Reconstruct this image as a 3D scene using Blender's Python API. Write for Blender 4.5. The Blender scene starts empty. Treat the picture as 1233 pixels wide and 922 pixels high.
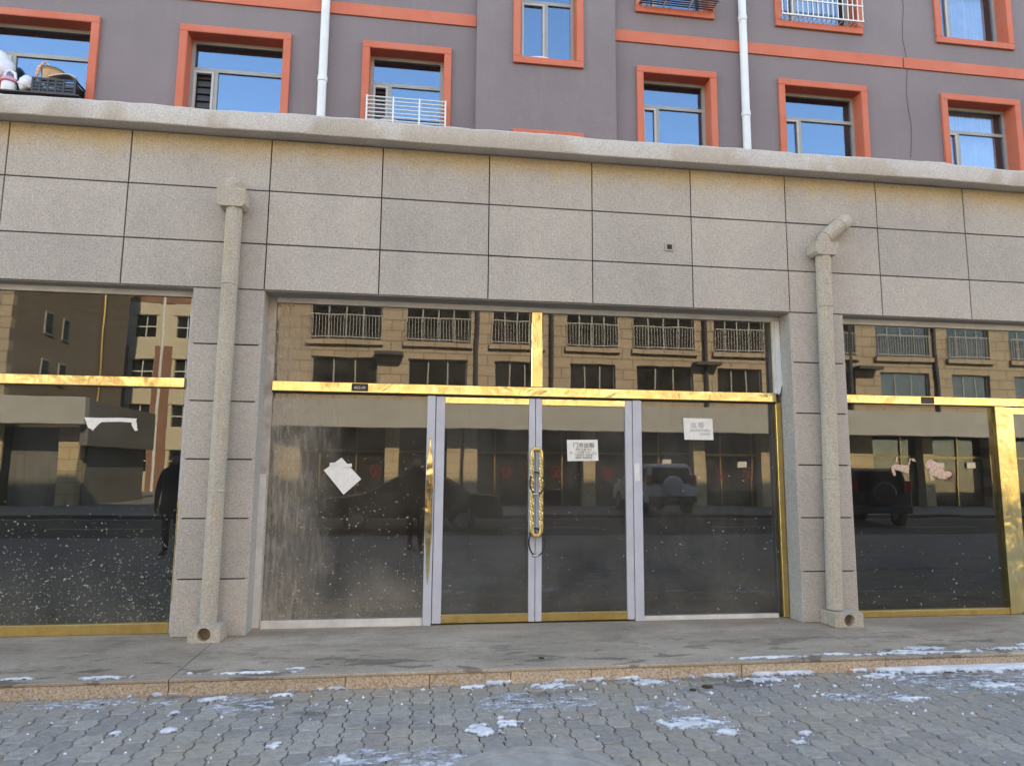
import bpy, bmesh, math, random
import numpy as np
from mathutils import Vector, Matrix
R = math.radians
SC = bpy.context.scene
COL = SC.collection

# ------------------------------------------------------------------ camera
cam_d = bpy.data.cameras.new('camera')
cam = bpy.data.objects.new('camera', cam_d); COL.objects.link(cam)
SC.camera = cam
YAW, PITCH, ROLL = 0.1365, 0.1273, 0.0082
CAM = Vector((1.3857, -6.1622, 1.4841))
_f = Vector((math.sin(YAW)*math.cos(PITCH), math.cos(YAW)*math.cos(PITCH), math.sin(PITCH)))
_r0 = Vector((math.cos(YAW), -math.sin(YAW), 0)); _u0 = _r0.cross(_f)
_r = math.cos(ROLL)*_r0 + math.sin(ROLL)*_u0
_u = -math.sin(ROLL)*_r0 + math.cos(ROLL)*_u0
cam.matrix_world = Matrix(((_r.x, _u.x, -_f.x, CAM.x), (_r.y, _u.y, -_f.y, CAM.y), (_r.z, _u.z, -_f.z, CAM.z), (0, 0, 0, 1)))
cam_d.sensor_width = 36.0; cam_d.lens = 822.03/1233*36
cam_d.clip_start = 0.05; cam_d.clip_end = 500

# ------------------------------------------------------------------ light
EL, AZ = R(33.3), R(-18)
SUN = Vector((-math.sin(AZ)*math.cos(EL), math.cos(AZ)*math.cos(EL), math.sin(EL)))
world = bpy.data.worlds.new('World'); SC.world = world; world.use_nodes = True
wn = world.node_tree; bg = wn.nodes['Background']
sky = wn.nodes.new('ShaderNodeTexSky'); sky.sky_type = 'NISHITA'; sky.sun_disc = False
sky.sun_elevation = EL; sky.sun_rotation = -AZ; sky.altitude = 900; sky.air_density = 1.0; sky.dust_density = 0.25; sky.ozone_density = 2.5
wn.links.new(sky.outputs[0], bg.inputs[0]); bg.inputs[1].default_value = 0.15
sl = bpy.data.lights.new('sun', 'SUN'); sl.energy = 2.4; sl.angle = R(0.53); sl.color = (1.0, 0.92, 0.82)
so = bpy.data.objects.new('sun', sl); COL.objects.link(so)
so.rotation_euler = SUN.to_track_quat('Z', 'Y').to_euler(); so.location = (0, 0, 40)
vs = SC.view_settings
vs.view_transform = 'Standard'; vs.look = 'None'; vs.gamma = 1; vs.use_curve_mapping = False
vs.exposure = 2.88
vs.use_white_balance = True; vs.white_balance_temperature = 8900; vs.white_balance_tint = 8
SC.cycles.max_bounces = 10; SC.cycles.transparent_max_bounces = 16
SC.cycles.diffuse_bounces = 5; SC.cycles.glossy_bounces = 5
SC.cycles.caustics_reflective = False; SC.cycles.caustics_refractive = False
SC.cycles.sample_clamp_indirect = 6

Z0 = 3.055        # height of the lintel line above the pavement
rnd = random.Random(7)

# ------------------------------------------------------------------ materials
class NT:
    def __init__(s, name):
        s.m = bpy.data.materials.new(name); s.m.use_nodes = True
        s.t = s.m.node_tree; s.p = s.t.nodes['Principled BSDF']; s.out = s.t.nodes['Material Output']
        s.tc = s.n('ShaderNodeTexCoord')
    def n(s, t, **kw):
        o = s.t.nodes.new(t)
        for k, v in kw.items(): setattr(o, k, v)
        return o
    def l(s, a, b): s.t.links.new(a, b)
    def set(s, inp, v):
        if hasattr(v, 'is_linked') or isinstance(v, bpy.types.NodeSocket): s.l(v, inp)
        else: inp.default_value = v
    def noise(s, scale, detail=3, rough=.55, vec=None, stretch=None, dist=0):
        o = s.n('ShaderNodeTexNoise'); o.inputs['Scale'].default_value = scale
        o.inputs['Detail'].default_value = detail; o.inputs['Roughness'].default_value = rough; o.inputs['Distortion'].default_value = dist
        v = vec or s.tc.outputs['Object']
        if stretch:
            mp = s.n('ShaderNodeMapping'); mp.inputs['Scale'].default_value = stretch; s.l(v, mp.inputs['Vector']); v = mp.outputs[0]
        s.l(v, o.inputs['Vector']); return o.outputs['Fac']
    def voro(s, scale, feature='F1', stretch=None, out='Distance'):
        o = s.n('ShaderNodeTexVoronoi'); o.feature = feature; o.inputs['Scale'].default_value = scale
        v = s.tc.outputs['Object']
        if stretch:
            mp = s.n('ShaderNodeMapping'); mp.inputs['Scale'].default_value = stretch; s.l(v, mp.inputs['Vector']); v = mp.outputs[0]
        s.l(v, o.inputs['Vector']); return o.outputs[out]
    def ramp(s, fac, stops, interp='LINEAR'):
        o = s.n('ShaderNodeValToRGB'); o.color_ramp.interpolation = interp
        e = o.color_ramp.elements
        while len(e) < len(stops): e.new(0.5)
        for el, (p, c) in zip(e, stops):
            el.position = p; el.color = (*c, 1) if isinstance(c, tuple) else (c, c, c, 1)
        s.l(fac, o.inputs[0]); return o.outputs[0]
    def mix(s, fac, a, b, mode='MIX'):
        o = s.n('ShaderNodeMix', data_type='RGBA', blend_type=mode)
        s.set(o.inputs[0], fac)
        for i, v in ((6, a), (7, b)):
            if isinstance(v, tuple): v = (*v[:3], 1)
            s.set(o.inputs[i], v)
        return o.outputs[2]
    def math(s, op, a, b=0.0, clamp=False):
        o = s.n('ShaderNodeMath', operation=op, use_clamp=clamp)
        s.set(o.inputs[0], a); s.set(o.inputs[1], b); return o.outputs[0]
    def rand(s): return s.n('ShaderNodeObjectInfo').outputs['Random']
    def xyz(s):
        o = s.n('ShaderNodeSeparateXYZ'); s.l(s.tc.outputs['Object'], o.inputs[0]); return o.outputs
    def bump(s, h, strength=.3, dist=.01):
        o = s.n('ShaderNodeBump'); o.inputs['Strength'].default_value = strength; o.inputs['Distance'].default_value = dist
        s.l(h, o.inputs['Height']); s.l(o.outputs[0], s.p.inputs['Normal']); return o.outputs[0]
    def base(s, c, rough=.6, metal=0, spec=None):
        s.set(s.p.inputs['Base Color'], (*c, 1) if isinstance(c, tuple) else c)
        s.set(s.p.inputs['Roughness'], rough); s.p.inputs['Metallic'].default_value = metal
        if spec is not None: s.p.inputs['Specular IOR Level'].default_value = spec
        return s.m
MATS = {}
def mat(name):
    return MATS[name]

def granite(name, c, dark, light, spk=1.0, var=.08, stain=None, scale=1.0, rough=.75):
    k = NT(name)
    a = k.noise(105*scale, 2, .7); b = k.noise(48*scale, 3, .75); c3 = k.noise(14, 3, .6)
    col = k.mix(k.ramp(a, [(.36, 0.0), (.60, 1.0)]), dark, c)
    col = k.mix(k.math('MULTIPLY', k.ramp(b, [(.54, 0.0), (.70, 1.0)]), .75*spk), col, light)
    v = k.voro(62*scale)
    col = k.mix(k.math('MULTIPLY', k.ramp(v, [(.14, 1.0), (.30, 0.0)]), .6*spk), col, tuple(x*.38 for x in dark))
    geo_ = k.n('ShaderNodeNewGeometry'); c2 = k.noise(1.5, 5, .62, vec=geo_.outputs['Position'], stretch=(1, 1, .6))
    big = k.ramp(c2, [(.3, (.88, .87, .87)), (.5, (1, .99, .98)), (.7, (1.07, 1.07, 1.05))])
    col = k.mix(1.0, col, big, 'MULTIPLY')
    col = k.mix(.5, col, k.ramp(c3, [(.3, (.9, .9, .9)), (.7, (1.07, 1.07, 1.07))]), 'MULTIPLY')
    r = k.ramp(k.rand(), [(0, (1-var,)*3), (1, (1+var*.6, 1+var*.5, 1+var*.4))])
    col = k.mix(1.0, col, r, 'MULTIPLY')
    if stain: col = stain(k, col)
    k.bump(a, .25, .004)
    MATS[name] = k.base(col, rough, 0, .3)

granite('granite_panel', (.528, .492, .458), (.345, .318, .294), (.665, .628, .585))
def under_coping(k, col):      # ochre tint with a noisy edge, stronger towards the coping
    geo = k.n('ShaderNodeNewGeometry'); sx = k.n('ShaderNodeSeparateXYZ'); k.l(geo.outputs['Position'], sx.inputs[0])
    n = k.noise(3.1, 5, .7, vec=geo.outputs['Position'], stretch=(1, 1, .35))
    z = k.math('ADD', k.math('SUBTRACT', sx.outputs[2], Z0+1.16), k.math('MULTIPLY', k.math('SUBTRACT', n, .5), .5))
    m = k.ramp(z, [(0.0, 0.0), (.22, .9)])
    return k.mix(m, col, k.mix(1.0, col, (1.06, .9, .58), 'MULTIPLY'))
granite('granite_top_panel', (.528, .492, .458), (.345, .318, .294), (.665, .628, .585), stain=under_coping)
granite('granite_coping', (.58, .545, .51), (.42, .39, .36), (.68, .645, .60), spk=.8)
def rusty(k, col):             # rust-brown wash down the front of the pipe
    n = k.noise(5, 4, .7, stretch=(6, 6, .5))
    return k.mix(k.math('MULTIPLY', k.ramp(n, [(.5, 0.0), (.66, 1.0)]), .5), col, k.mix(1.0, col, (1.0, .78, .5), 'MULTIPLY'))
granite('granite_pipe', (.50, .46, .40), (.36, .32, .275), (.62, .57, .5), var=.03, stain=rusty)
granite('granite_kerb', (.55, .44, .34), (.34, .245, .175), (.64, .55, .45), spk=1.0, scale=.62, var=.14)
def wet(k, col):
    geo = k.n('ShaderNodeNewGeometry'); sx = k.n('ShaderNodeSeparateXYZ'); k.l(geo.outputs['Position'], sx.inputs[0])
    n = k.noise(2.6, 5, .62, vec=geo.outputs['Position'], stretch=(1, 2.6, 1), dist=.6)
    near = k.ramp(k.math('MULTIPLY', sx.outputs[1], -1.0), [(.2, 0.25), (1.0, 1.0)])
    m = k.math('MULTIPLY', k.ramp(n, [(.545, 0.0), (.585, 1.0)]), near)
    col = k.mix(k.math('MULTIPLY', m, .62), col, (.085, .075, .065))
    n2 = k.noise(1.3, 6, .7, vec=geo.outputs['Position'], stretch=(.6, 1.6, 1))
    return k.mix(1.0, col, k.ramp(n2, [(.32, (.62, .60, .58)), (.66, (1.12, 1.12, 1.12))]), 'MULTIPLY')
granite('step_slab', (.46, .38, .295), (.33, .27, .21), (.53, .445, .35), spk=.5, stain=wet, var=.05)

def simple(name, c, rough=.6, metal=0, nscale=8, amt=.12, bump=.0, bscale=60, rvar=0.0, spec=None):
    k = NT(name)
    n = k.noise(nscale, 4, .6)
    col = k.mix(1.0, c, k.ramp(n, [(.28, (1-amt,)*3), (.72, (1+amt*.6,)*3)]), 'MULTIPLY')
    if rvar: col = k.mix(1.0, col, k.ramp(k.rand(), [(0, (1-rvar,)*3), (1, (1+rvar,)*3)]), 'MULTIPLY')
    if bump: k.bump(k.noise(bscale, 3), bump, .01)
    MATS[name] = k.base(col, rough, metal, spec)
simple('joint', (.055, .042, .05), .8)
simple('soffit', (.40, .36, .32), .8, nscale=30)
simple('white_frame', (.66, .63, .60), .5, nscale=7, amt=.2, bump=.1)
simple('lilac_frame', (.50, .51, .585), .42, nscale=6, amt=.10)
simple('cream_paint', (.76, .71, .65), .5, nscale=5, amt=.2)
simple('gap_shade', (.02, .018, .016), .7)  # near-black colour standing for the shade inside gaps and holes
simple('black_plastic', (.016, .016, .019), .38, nscale=30)
simple('black_rubber', (.012, .012, .013), .5)
simple('white_plastic', (.72, .74, .78), .4)
simple('paper', (.78, .765, .74), .8, nscale=26, amt=.12)
simple('paper_old', (.66, .62, .58), .85, nscale=18, amt=.2, bump=.1)
simple('tape', (.72, .74, .73), .35)
simple('ink', (.06, .05, .05), .8)
simple('faded_ink', (.40, .40, .39), .8)
simple('brown_ink', (.26, .19, .13), .8)
simple('torn_poster', (.66, .47, .38), .85, nscale=45, amt=.5)
simple('grey_alu', (.33, .335, .32), .45, metal=0, nscale=5, amt=.1)
simple('light_alu', (.48, .485, .47), .45, nscale=5, amt=.1)
simple('pvc_white', (.72, .735, .75), .4, nscale=3, amt=.08)
simple('rail_white', (.70, .74, .74), .45, nscale=20, amt=.1)
simple('bar_dark', (.05, .045, .05), .5)
simple('curtain', (.80, .81, .83), .9)
simple('blind', (.10, .10, .11), .8)
simple('room_wall', (.24, .21, .18), .9, nscale=3, amt=.3)
simple('room_floor', (.17, .15, .13), .9, nscale=6, amt=.4)
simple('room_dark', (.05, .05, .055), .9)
simple('wood', (.27, .17, .10), .7, nscale=30, amt=.3)
simple('pale_wood', (.46, .34, .23), .7, nscale=30, amt=.3)
simple('rubble', (.30, .25, .20), .9, nscale=20, amt=.4, bump=.5)
simple('roof_felt', (.12, .115, .11), .9)
simple('sand_bed', (.13, .112, .09), .95, nscale=50, amt=.4)
simple('basin_tan', (.50, .31, .16), .5, nscale=40, amt=.15)
simple('red_plastic', (.55, .03, .045), .4)
simple('pink_plastic', (.70, .30, .37), .4)
simple('blue_plastic', (.06, .13, .34), .4)
simple('bag_white', (.72, .72, .76), .35, nscale=14, amt=.1, bump=.5, bscale=22)
simple('cloth', (.56, .50, .56), .9, nscale=20, amt=.3, bump=.4)
simple('asphalt', (.055, .055, .058), .85, nscale=30, amt=.25)
simple('road_paint', (.62, .62, .60), .7, nscale=16, amt=.35)
simple('kerb_grey', (.33, .32, .31), .85)
simple('fascia_grey', (.40, .40, .38), .8, nscale=1.4, amt=.12)
simple('cream_wall', (.60, .54, .42), .85, nscale=.8, amt=.1)
simple('red_brick', (.28, .15, .105), .85, nscale=2, amt=.2)
simple('car_white', (.50, .52, .54), .25, amt=.03)
simple('car_black', (.014, .015, .018), .2, amt=.03)
simple('car_blue', (.030, .036, .05), .22, amt=.03)
simple('tail_red', (.35, .01, .015), .25)
simple('chrome', (.55, .55, .55), .2, metal=1)
simple('lamp_glass', (.5, .52, .55), .15)
simple('skin', (.42, .25, .18), .6, amt=.06)
simple('hair', (.012, .010, .009), .6)
simple('coat_black', (.018, .018, .022), .85, nscale=14, amt=.3)
simple('coat_navy', (.022, .026, .045), .85, nscale=14, amt=.3)
simple('red_ribbon', (.32, .035, .03), .7)
simple('brick_red_litter', (.42, .16, .08), .8)
simple('leaf_dark', (.05, .035, .022), .85)
simple('iron_ring', (.33, .31, .28), .85, nscale=9, amt=.3, bump=.3)

def paver_mat():
    k = NT('paver')
    geo = k.n('ShaderNodeNewGeometry')
    big = k.noise(.9, 5, .62, vec=geo.outputs['Position'])
    n = k.noise(48, 4, .7); n2 = k.noise(9, 4, .6, vec=geo.outputs['Position'])
    col = k.mix(k.ramp(n, [(.3, 0.0), (.7, 1.0)]), (.245, .224, .200), (.365, .338, .305))
    col = k.mix(1.0, col, k.ramp(k.rand(), [(0, (.80, .80, .82)), (.5, (1, 1, 1)), (1, (1.17, 1.15, 1.12))]), 'MULTIPLY')
    col = k.mix(k.math('MULTIPLY', k.ramp(big, [(.42, 0.0), (.62, 1.0)]), .72), col, (.33, .285, .225))
    sx_ = k.n('ShaderNodeSeparateXYZ'); k.l(geo.outputs['Position'], sx_.inputs[0])
    sand = k.math('ADD', k.math('ADD', sx_.outputs[1], 1.46), k.math('MULTIPLY', k.math('SUBTRACT', n2, .5), .45))
    col = k.mix(k.math('MULTIPLY', k.ramp(sand, [(0.0, 0.0), (.16, 1.0)]), .8), col, (.33, .27, .205))
    col = k.mix(k.math('MULTIPLY', k.ramp(n2, [(.58, 0.0), (.72, 1.0)]), .45), col, (.13, .12, .11))
    wetn = k.noise(1.7, 5, .6, vec=geo.outputs['Position'], stretch=(.6, 1.6, 1))
    wetm = k.math('MULTIPLY', k.ramp(wetn, [(.57, 0.0), (.63, 1.0)]), k.ramp(k.math('ADD', sx_.outputs[1], 2.3), [(.2, 0.0), (.7, 1.0)]))
    col = k.mix(k.math('MULTIPLY', wetm, .6), col, (.10, .095, .09))
    n3 = k.noise(21, 5, .75, vec=geo.outputs['Position'])
    col = k.mix(1.0, col, k.ramp(n3, [(.3, (.74, .74, .74)), (.55, (1, 1, 1)), (.75, (1.14, 1.13, 1.1))]), 'MULTIPLY')
    k.bump(n, .7, .006)
    MATS['paver'] = k.base(col, .82, 0, .3)
paver_mat()
def brick_sheet(name, c1, c2, mortar, scale, bw, bh, ms, axes='XY', rough=.85):
    k = NT(name)
    mp = k.n('ShaderNodeMapping'); k.l(k.tc.outputs['Object'], mp.inputs[0])
    if axes == 'XZ': mp.inputs['Rotation'].default_value = (R(90), 0, 0)
    if axes == 'YZ': mp.inputs['Rotation'].default_value = (R(90), 0, R(90))
    b = k.n('ShaderNodeTexBrick'); k.l(mp.outputs[0], b.inputs[0])
    b.inputs['Color1'].default_value = (*c1, 1); b.inputs['Color2'].default_value = (*c2, 1); b.inputs['Mortar'].default_value = (*mortar, 1)
    b.inputs['Scale'].default_value = scale; b.inputs['Mortar Size'].default_value = ms
    b.inputs['Brick Width'].default_value = bw; b.inputs['Row Height'].default_value = bh
    n = k.noise(1.1, 4, .6)
    col = k.mix(1.0, b.outputs[0], k.ramp(n, [(.3, (.88,)*3), (.7, (1.08,)*3)]), 'MULTIPLY')
    MATS[name] = k.base(col, rough)
brick_sheet('paving_far', (.20, .20, .2), (.25, .245, .24), (.1, .09, .08), 1, .2, .1, .006)
brick_sheet('tan_stone', (.40, .325, .24), (.44, .355, .262), (.24, .19, .135), 1, .9, .45, .028, 'XZ')
brick_sheet('tan_stone_side', (.40, .325, .24), (.44, .355, .262), (.24, .19, .135), 1, .9, .45, .028, 'YZ')
brick_sheet('pillar_stone', (.50, .40, .25), (.54, .43, .27), (.25, .2, .13), 1, 1.4, .45, .014, 'XZ')
brick_sheet('grey_side', (.16, .155, .145), (.18, .175, .165), (.09, .09, .085), 1, 1.0, .3, .012, 'YZ')

def stucco():
    k = NT('mauve_stucco')
    n = k.noise(26, 4, .7, stretch=(1, 1, 5)); big = k.noise(.55, 5, .6); run = k.noise(2.4, 5, .65, stretch=(3, 1, .25))
    col = k.mix(k.ramp(n, [(.3, 0.0), (.7, 1.0)]), (.208, .173, .183), (.252, .213, .224))
    col = k.mix(1.0, col, k.ramp(big, [(.3, (.9, .9, .9)), (.7, (1.1, 1.1, 1.09))]), 'MULTIPLY')
    col = k.mix(k.math('MULTIPLY', k.ramp(run, [(.56, 0.0), (.76, 1.0)]), .42), col, (.28, .25, .235))
    k.bump(n, .35, .006)
    MATS['mauve_stucco'] = k.base(col, .9, 0, .2)
    k = NT('orange_trim')
    big = k.noise(1.7, 5, .65); n = k.noise(30, 3, .6)
    col = k.mix(k.ramp(big, [(.3, 0.0), (.75, 1.0)]), (.57, .140, .082), (.61, .195, .128))
    col = k.mix(k.math('MULTIPLY', k.ramp(k.noise(3.5, 6, .7, stretch=(2.5, 1, .5)), [(.55, 0.0), (.72, 1.0)]), .35), col, (.40, .13, .085))
    k.bump(n, .2, .004)
    MATS['orange_trim'] = k.base(col, .75, 0, .3)
stucco()
def gold():
    k = NT('gold_foil')
    n = k.noise(3.2, 2, .45, dist=.6); sc = k.noise(40, 3, .6, stretch=(1, 1, .25)); wear = k.noise(9, 5, .7)
    col = k.mix(k.ramp(wear, [(.35, 0.0), (.7, 1.0)]), (.90, .72, .34), (.99, .86, .50))
    k.bump(n, .5, .03)
    MATS['gold_foil'] = k.base(col, k.ramp(sc, [(.3, .09), (.75, .26)]), 1)
    k = NT('gold_dull')
    wear = k.noise(7, 5, .7)
    col = k.mix(k.ramp(wear, [(.35, 0.0), (.7, 1.0)]), (.52, .36, .12), (.66, .49, .21))
    k.bump(k.noise(9, 3), .25, .02)
    MATS['gold_dull'] = k.base(col, .34, .85)
    k = NT('gold_rod')
    col = k.mix(k.ramp(k.noise(30, 4), [(.3, 0.0), (.7, 1.0)]), (.60, .43, .17), (.75, .57, .27))
    MATS['gold_rod'] = k.base(col, .32, .8)
gold()
def old_frame():     # bare aluminium strip with remains of red and cream paint
    k = NT('old_frame')
    n = k.noise(9, 6, .7); n2 = k.noise(5, 5, .7)
    col = k.mix(k.ramp(n, [(.35, 0.0), (.62, 1.0)]), (.36, .32, .29), (.56, .52, .48))
    col = k.mix(k.math('MULTIPLY', k.ramp(n2, [(.58, 0.0), (.66, 1.0)]), .55), col, (.50, .22, .17))
    k.bump(n, .3, .006)
    MATS['old_frame'] = k.base(col, .6)
old_frame()

def glass(name, r0, tint, dust_col=(.41, .405, .375), haze=.03, streak=None, specks=None, foot=0.0, wob=.09, coat=(1, 1, 1)):
    """coated pane: part mirror, part see-through, with a film of dust, dried runs and plaster splashes"""
    k = NT(name); t = k.t
    t.nodes.remove(k.p)
    lw = k.n('ShaderNodeLayerWeight'); lw.inputs['Blend'].default_value = .5
    f5 = k.math('POWER', lw.outputs['Facing'], 4.0)
    fac = k.math('ADD', r0, k.math('MULTIPLY', f5, 1-r0), clamp=True)
    tr = k.n('ShaderNodeBsdfTransparent'); tr.inputs[0].default_value = (*tint, 1)
    gl = k.n('ShaderNodeBsdfGlossy'); gl.inputs['Roughness'].default_value = 0.004; gl.inputs['Color'].default_value = (*coat, 1)
    b = k.n('ShaderNodeBump'); b.inputs['Strength'].default_value = wob; b.inputs['Distance'].default_value = .004
    k.l(k.noise(2.3, 1, .4), b.inputs['Height']); k.l(b.outputs[0], gl.inputs['Normal'])
    ms = k.n('ShaderNodeMixShader'); k.l(fac, ms.inputs[0]); k.l(tr.outputs[0], ms.inputs[1]); k.l(gl.outputs[0], ms.inputs[2])
    X, Y, Z = k.xyz()
    film = k.noise(2.0, 5, .65)
    d = k.math('MULTIPLY', k.ramp(film, [(.30, .15), (.72, 1.5)]), haze)
    if foot:
        m = k.ramp(k.math('SUBTRACT', Z, .1), [(0.0, 1.0), (.75, 0.0)])
        d = k.math('ADD', d, k.math('MULTIPLY', m, k.math('MULTIPLY', k.ramp(film, [(.35, .2), (.7, 1.0)]), foot)))
    if streak:
        x0, x1, s = streak
        runs = k.math('ADD', k.math('MULTIPLY', k.noise(8, 6, .78, stretch=(4.5, 1, .5)), .72), k.math('MULTIPLY', k.noise(6, 6, .72), .28)); edge = k.noise(4, 4, .6, stretch=(1, 1, .6))
        xx = k.math('ADD', X, k.math('MULTIPLY', k.math('SUBTRACT', edge, .5), .55))
        m = k.ramp(k.math('DIVIDE', k.math('SUBTRACT', xx, x0), x1-x0), [(.15, 1.0), (1.0, 0.0)])
        d = k.math('ADD', d, k.math('MULTIPLY', m, k.math('MULTIPLY', k.ramp(runs, [(.42, .18), (.60, 1.0)]), s)))
    if specks:
        sc, thr, zt, amt = specks
        m = k.ramp(Z, [(0.0, 1.0), (min(1, zt), 0.0)]) if zt < 1 else k.ramp(k.math('DIVIDE', Z, zt), [(.05, 1.0), (1.0, 0.0)])
        pos = k.n('ShaderNodeVectorMath', operation='ADD'); wv = k.n('ShaderNodeTexNoise'); wv.inputs['Scale'].default_value = 38; k.l(k.tc.outputs['Object'], wv.inputs['Vector'])
        wm_ = k.n('ShaderNodeVectorMath', operation='SCALE'); k.l(wv.outputs['Color'], wm_.inputs[0]); wm_.inputs['Scale'].default_value = .045
        k.l(k.tc.outputs['Object'], pos.inputs[0]); k.l(wm_.outputs[0], pos.inputs[1])
        vt = k.n('ShaderNodeTexVoronoi'); vt.inputs['Scale'].default_value = sc; k.l(pos.outputs[0], vt.inputs['Vector'])
        v = vt.outputs['Distance']; vc = vt.outputs['Color']
        sepc = k.n('ShaderNodeSeparateColor'); k.l(vc, sepc.inputs[0])
        pick = k.math('LESS_THAN', sepc.outputs[0], k.math('MULTIPLY', m, amt))
        size = k.math('MULTIPLY', k.math('POWER', sepc.outputs[1], 2.2), thr)
        dot = k.math('LESS_THAN', v, size)
        d = k.math('ADD', d, k.math('MULTIPLY', k.math('MULTIPLY', dot, pick), .75))
    d = k.math('MINIMUM', d, .92)
    df = k.n('ShaderNodeBsdfDiffuse'); df.inputs[0].default_value = (*dust_col, 1)
    m2 = k.n('ShaderNodeMixShader'); k.l(d, m2.inputs[0]); k.l(ms.outputs[0], m2.inputs[1]); k.l(df.outputs[0], m2.inputs[2])
    k.l(m2.outputs[0], k.out.inputs[0])
    MATS[name] = k.m
glass('glass_left', .085, (.55, .58, .56), haze=.035, specks=(50, .52, 1.2, .9), foot=.12)
glass('glass_main_left', .075, (.72, .72, .70), haze=.07, streak=(.07, .72, .62), specks=(48, .42, 1.9, .5), foot=.32, dust_col=(.43, .39, .335))
glass('glass_main', .075, (.66, .66, .64), haze=.075, specks=(44, .34, 1.7, .16), foot=.06)
glass('glass_top', .085, (.60, .60, .58), haze=.035, streak=(.07, .46, .5), dust_col=(.43, .385, .32))
glass('glass_right', .085, (.55, .58, .56), haze=.028, specks=(40, .40, 1.0, .3))
glass('glass_upper', .17, (.80, .83, .86), haze=.01, wob=.03, coat=(.50, .74, 1.0))
glass('glass_far', .10, (.4, .42, .42), haze=.06, wob=.03)
glass('car_glass', .06, (.25, .27, .28), haze=.02, wob=0)

def snow_mats():
    k = NT('snow')
    n = k.noise(40, 4, .7); big = k.noise(5, 4, .6)
    col = k.mix(k.ramp(big, [(.3, 0.0), (.7, 1.0)]), (.52, .52, .54), (.80, .81, .83))
    at = k.n('ShaderNodeAttribute'); at.attribute_name = 'thick'
    fine = k.noise(26, 6, .75)
    tk = k.math('ADD', at.outputs['Fac'], k.math('MULTIPLY', k.math('SUBTRACT', fine, .5), 1.3))
    col = k.mix(k.ramp(tk, [(.10, 0.0), (.55, 1.0)]), (.36, .36, .37), col)      # grey slush where it is thin
    k.bump(n, .6, .012); MATS['snow'] = k.base(col, .6)
    tr = k.n('ShaderNodeBsdfTransparent'); mx = k.n('ShaderNodeMixShader')
    k.l(k.ramp(tk, [(.0, 0.0), (.2, 1.0)]), mx.inputs[0]); k.l(tr.outputs[0], mx.inputs[1]); k.l(k.p.outputs[0], mx.inputs[2]); k.l(mx.outputs[0], k.out.inputs[0])
    k = NT('thin_ice')
    n0 = k.noise(9, 6, .75, stretch=(1, 1.7, 1)); big = k.noise(38, 4, .6); n = k.math('ADD', k.math('MULTIPLY', n0, .75), k.math('MULTIPLY', big, .25))
    col = k.mix(k.ramp(n, [(.4, 0.0), (.62, 1.0)]), (.34, .35, .38), (.68, .70, .75))
    k.bump(n, .5, .006); m = k.base(col, .42)
    tr = k.n('ShaderNodeBsdfTransparent'); mx = k.n('ShaderNodeMixShader')
    k.l(k.ramp(n, [(.43, 0.0), (.60, .92)]), mx.inputs[0]); k.l(tr.outputs[0], mx.inputs[1]); k.l(k.p.outputs[0], mx.inputs[2]); k.l(mx.outputs[0], k.out.inputs[0])
    MATS['thin_ice'] = m
snow_mats()

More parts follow.
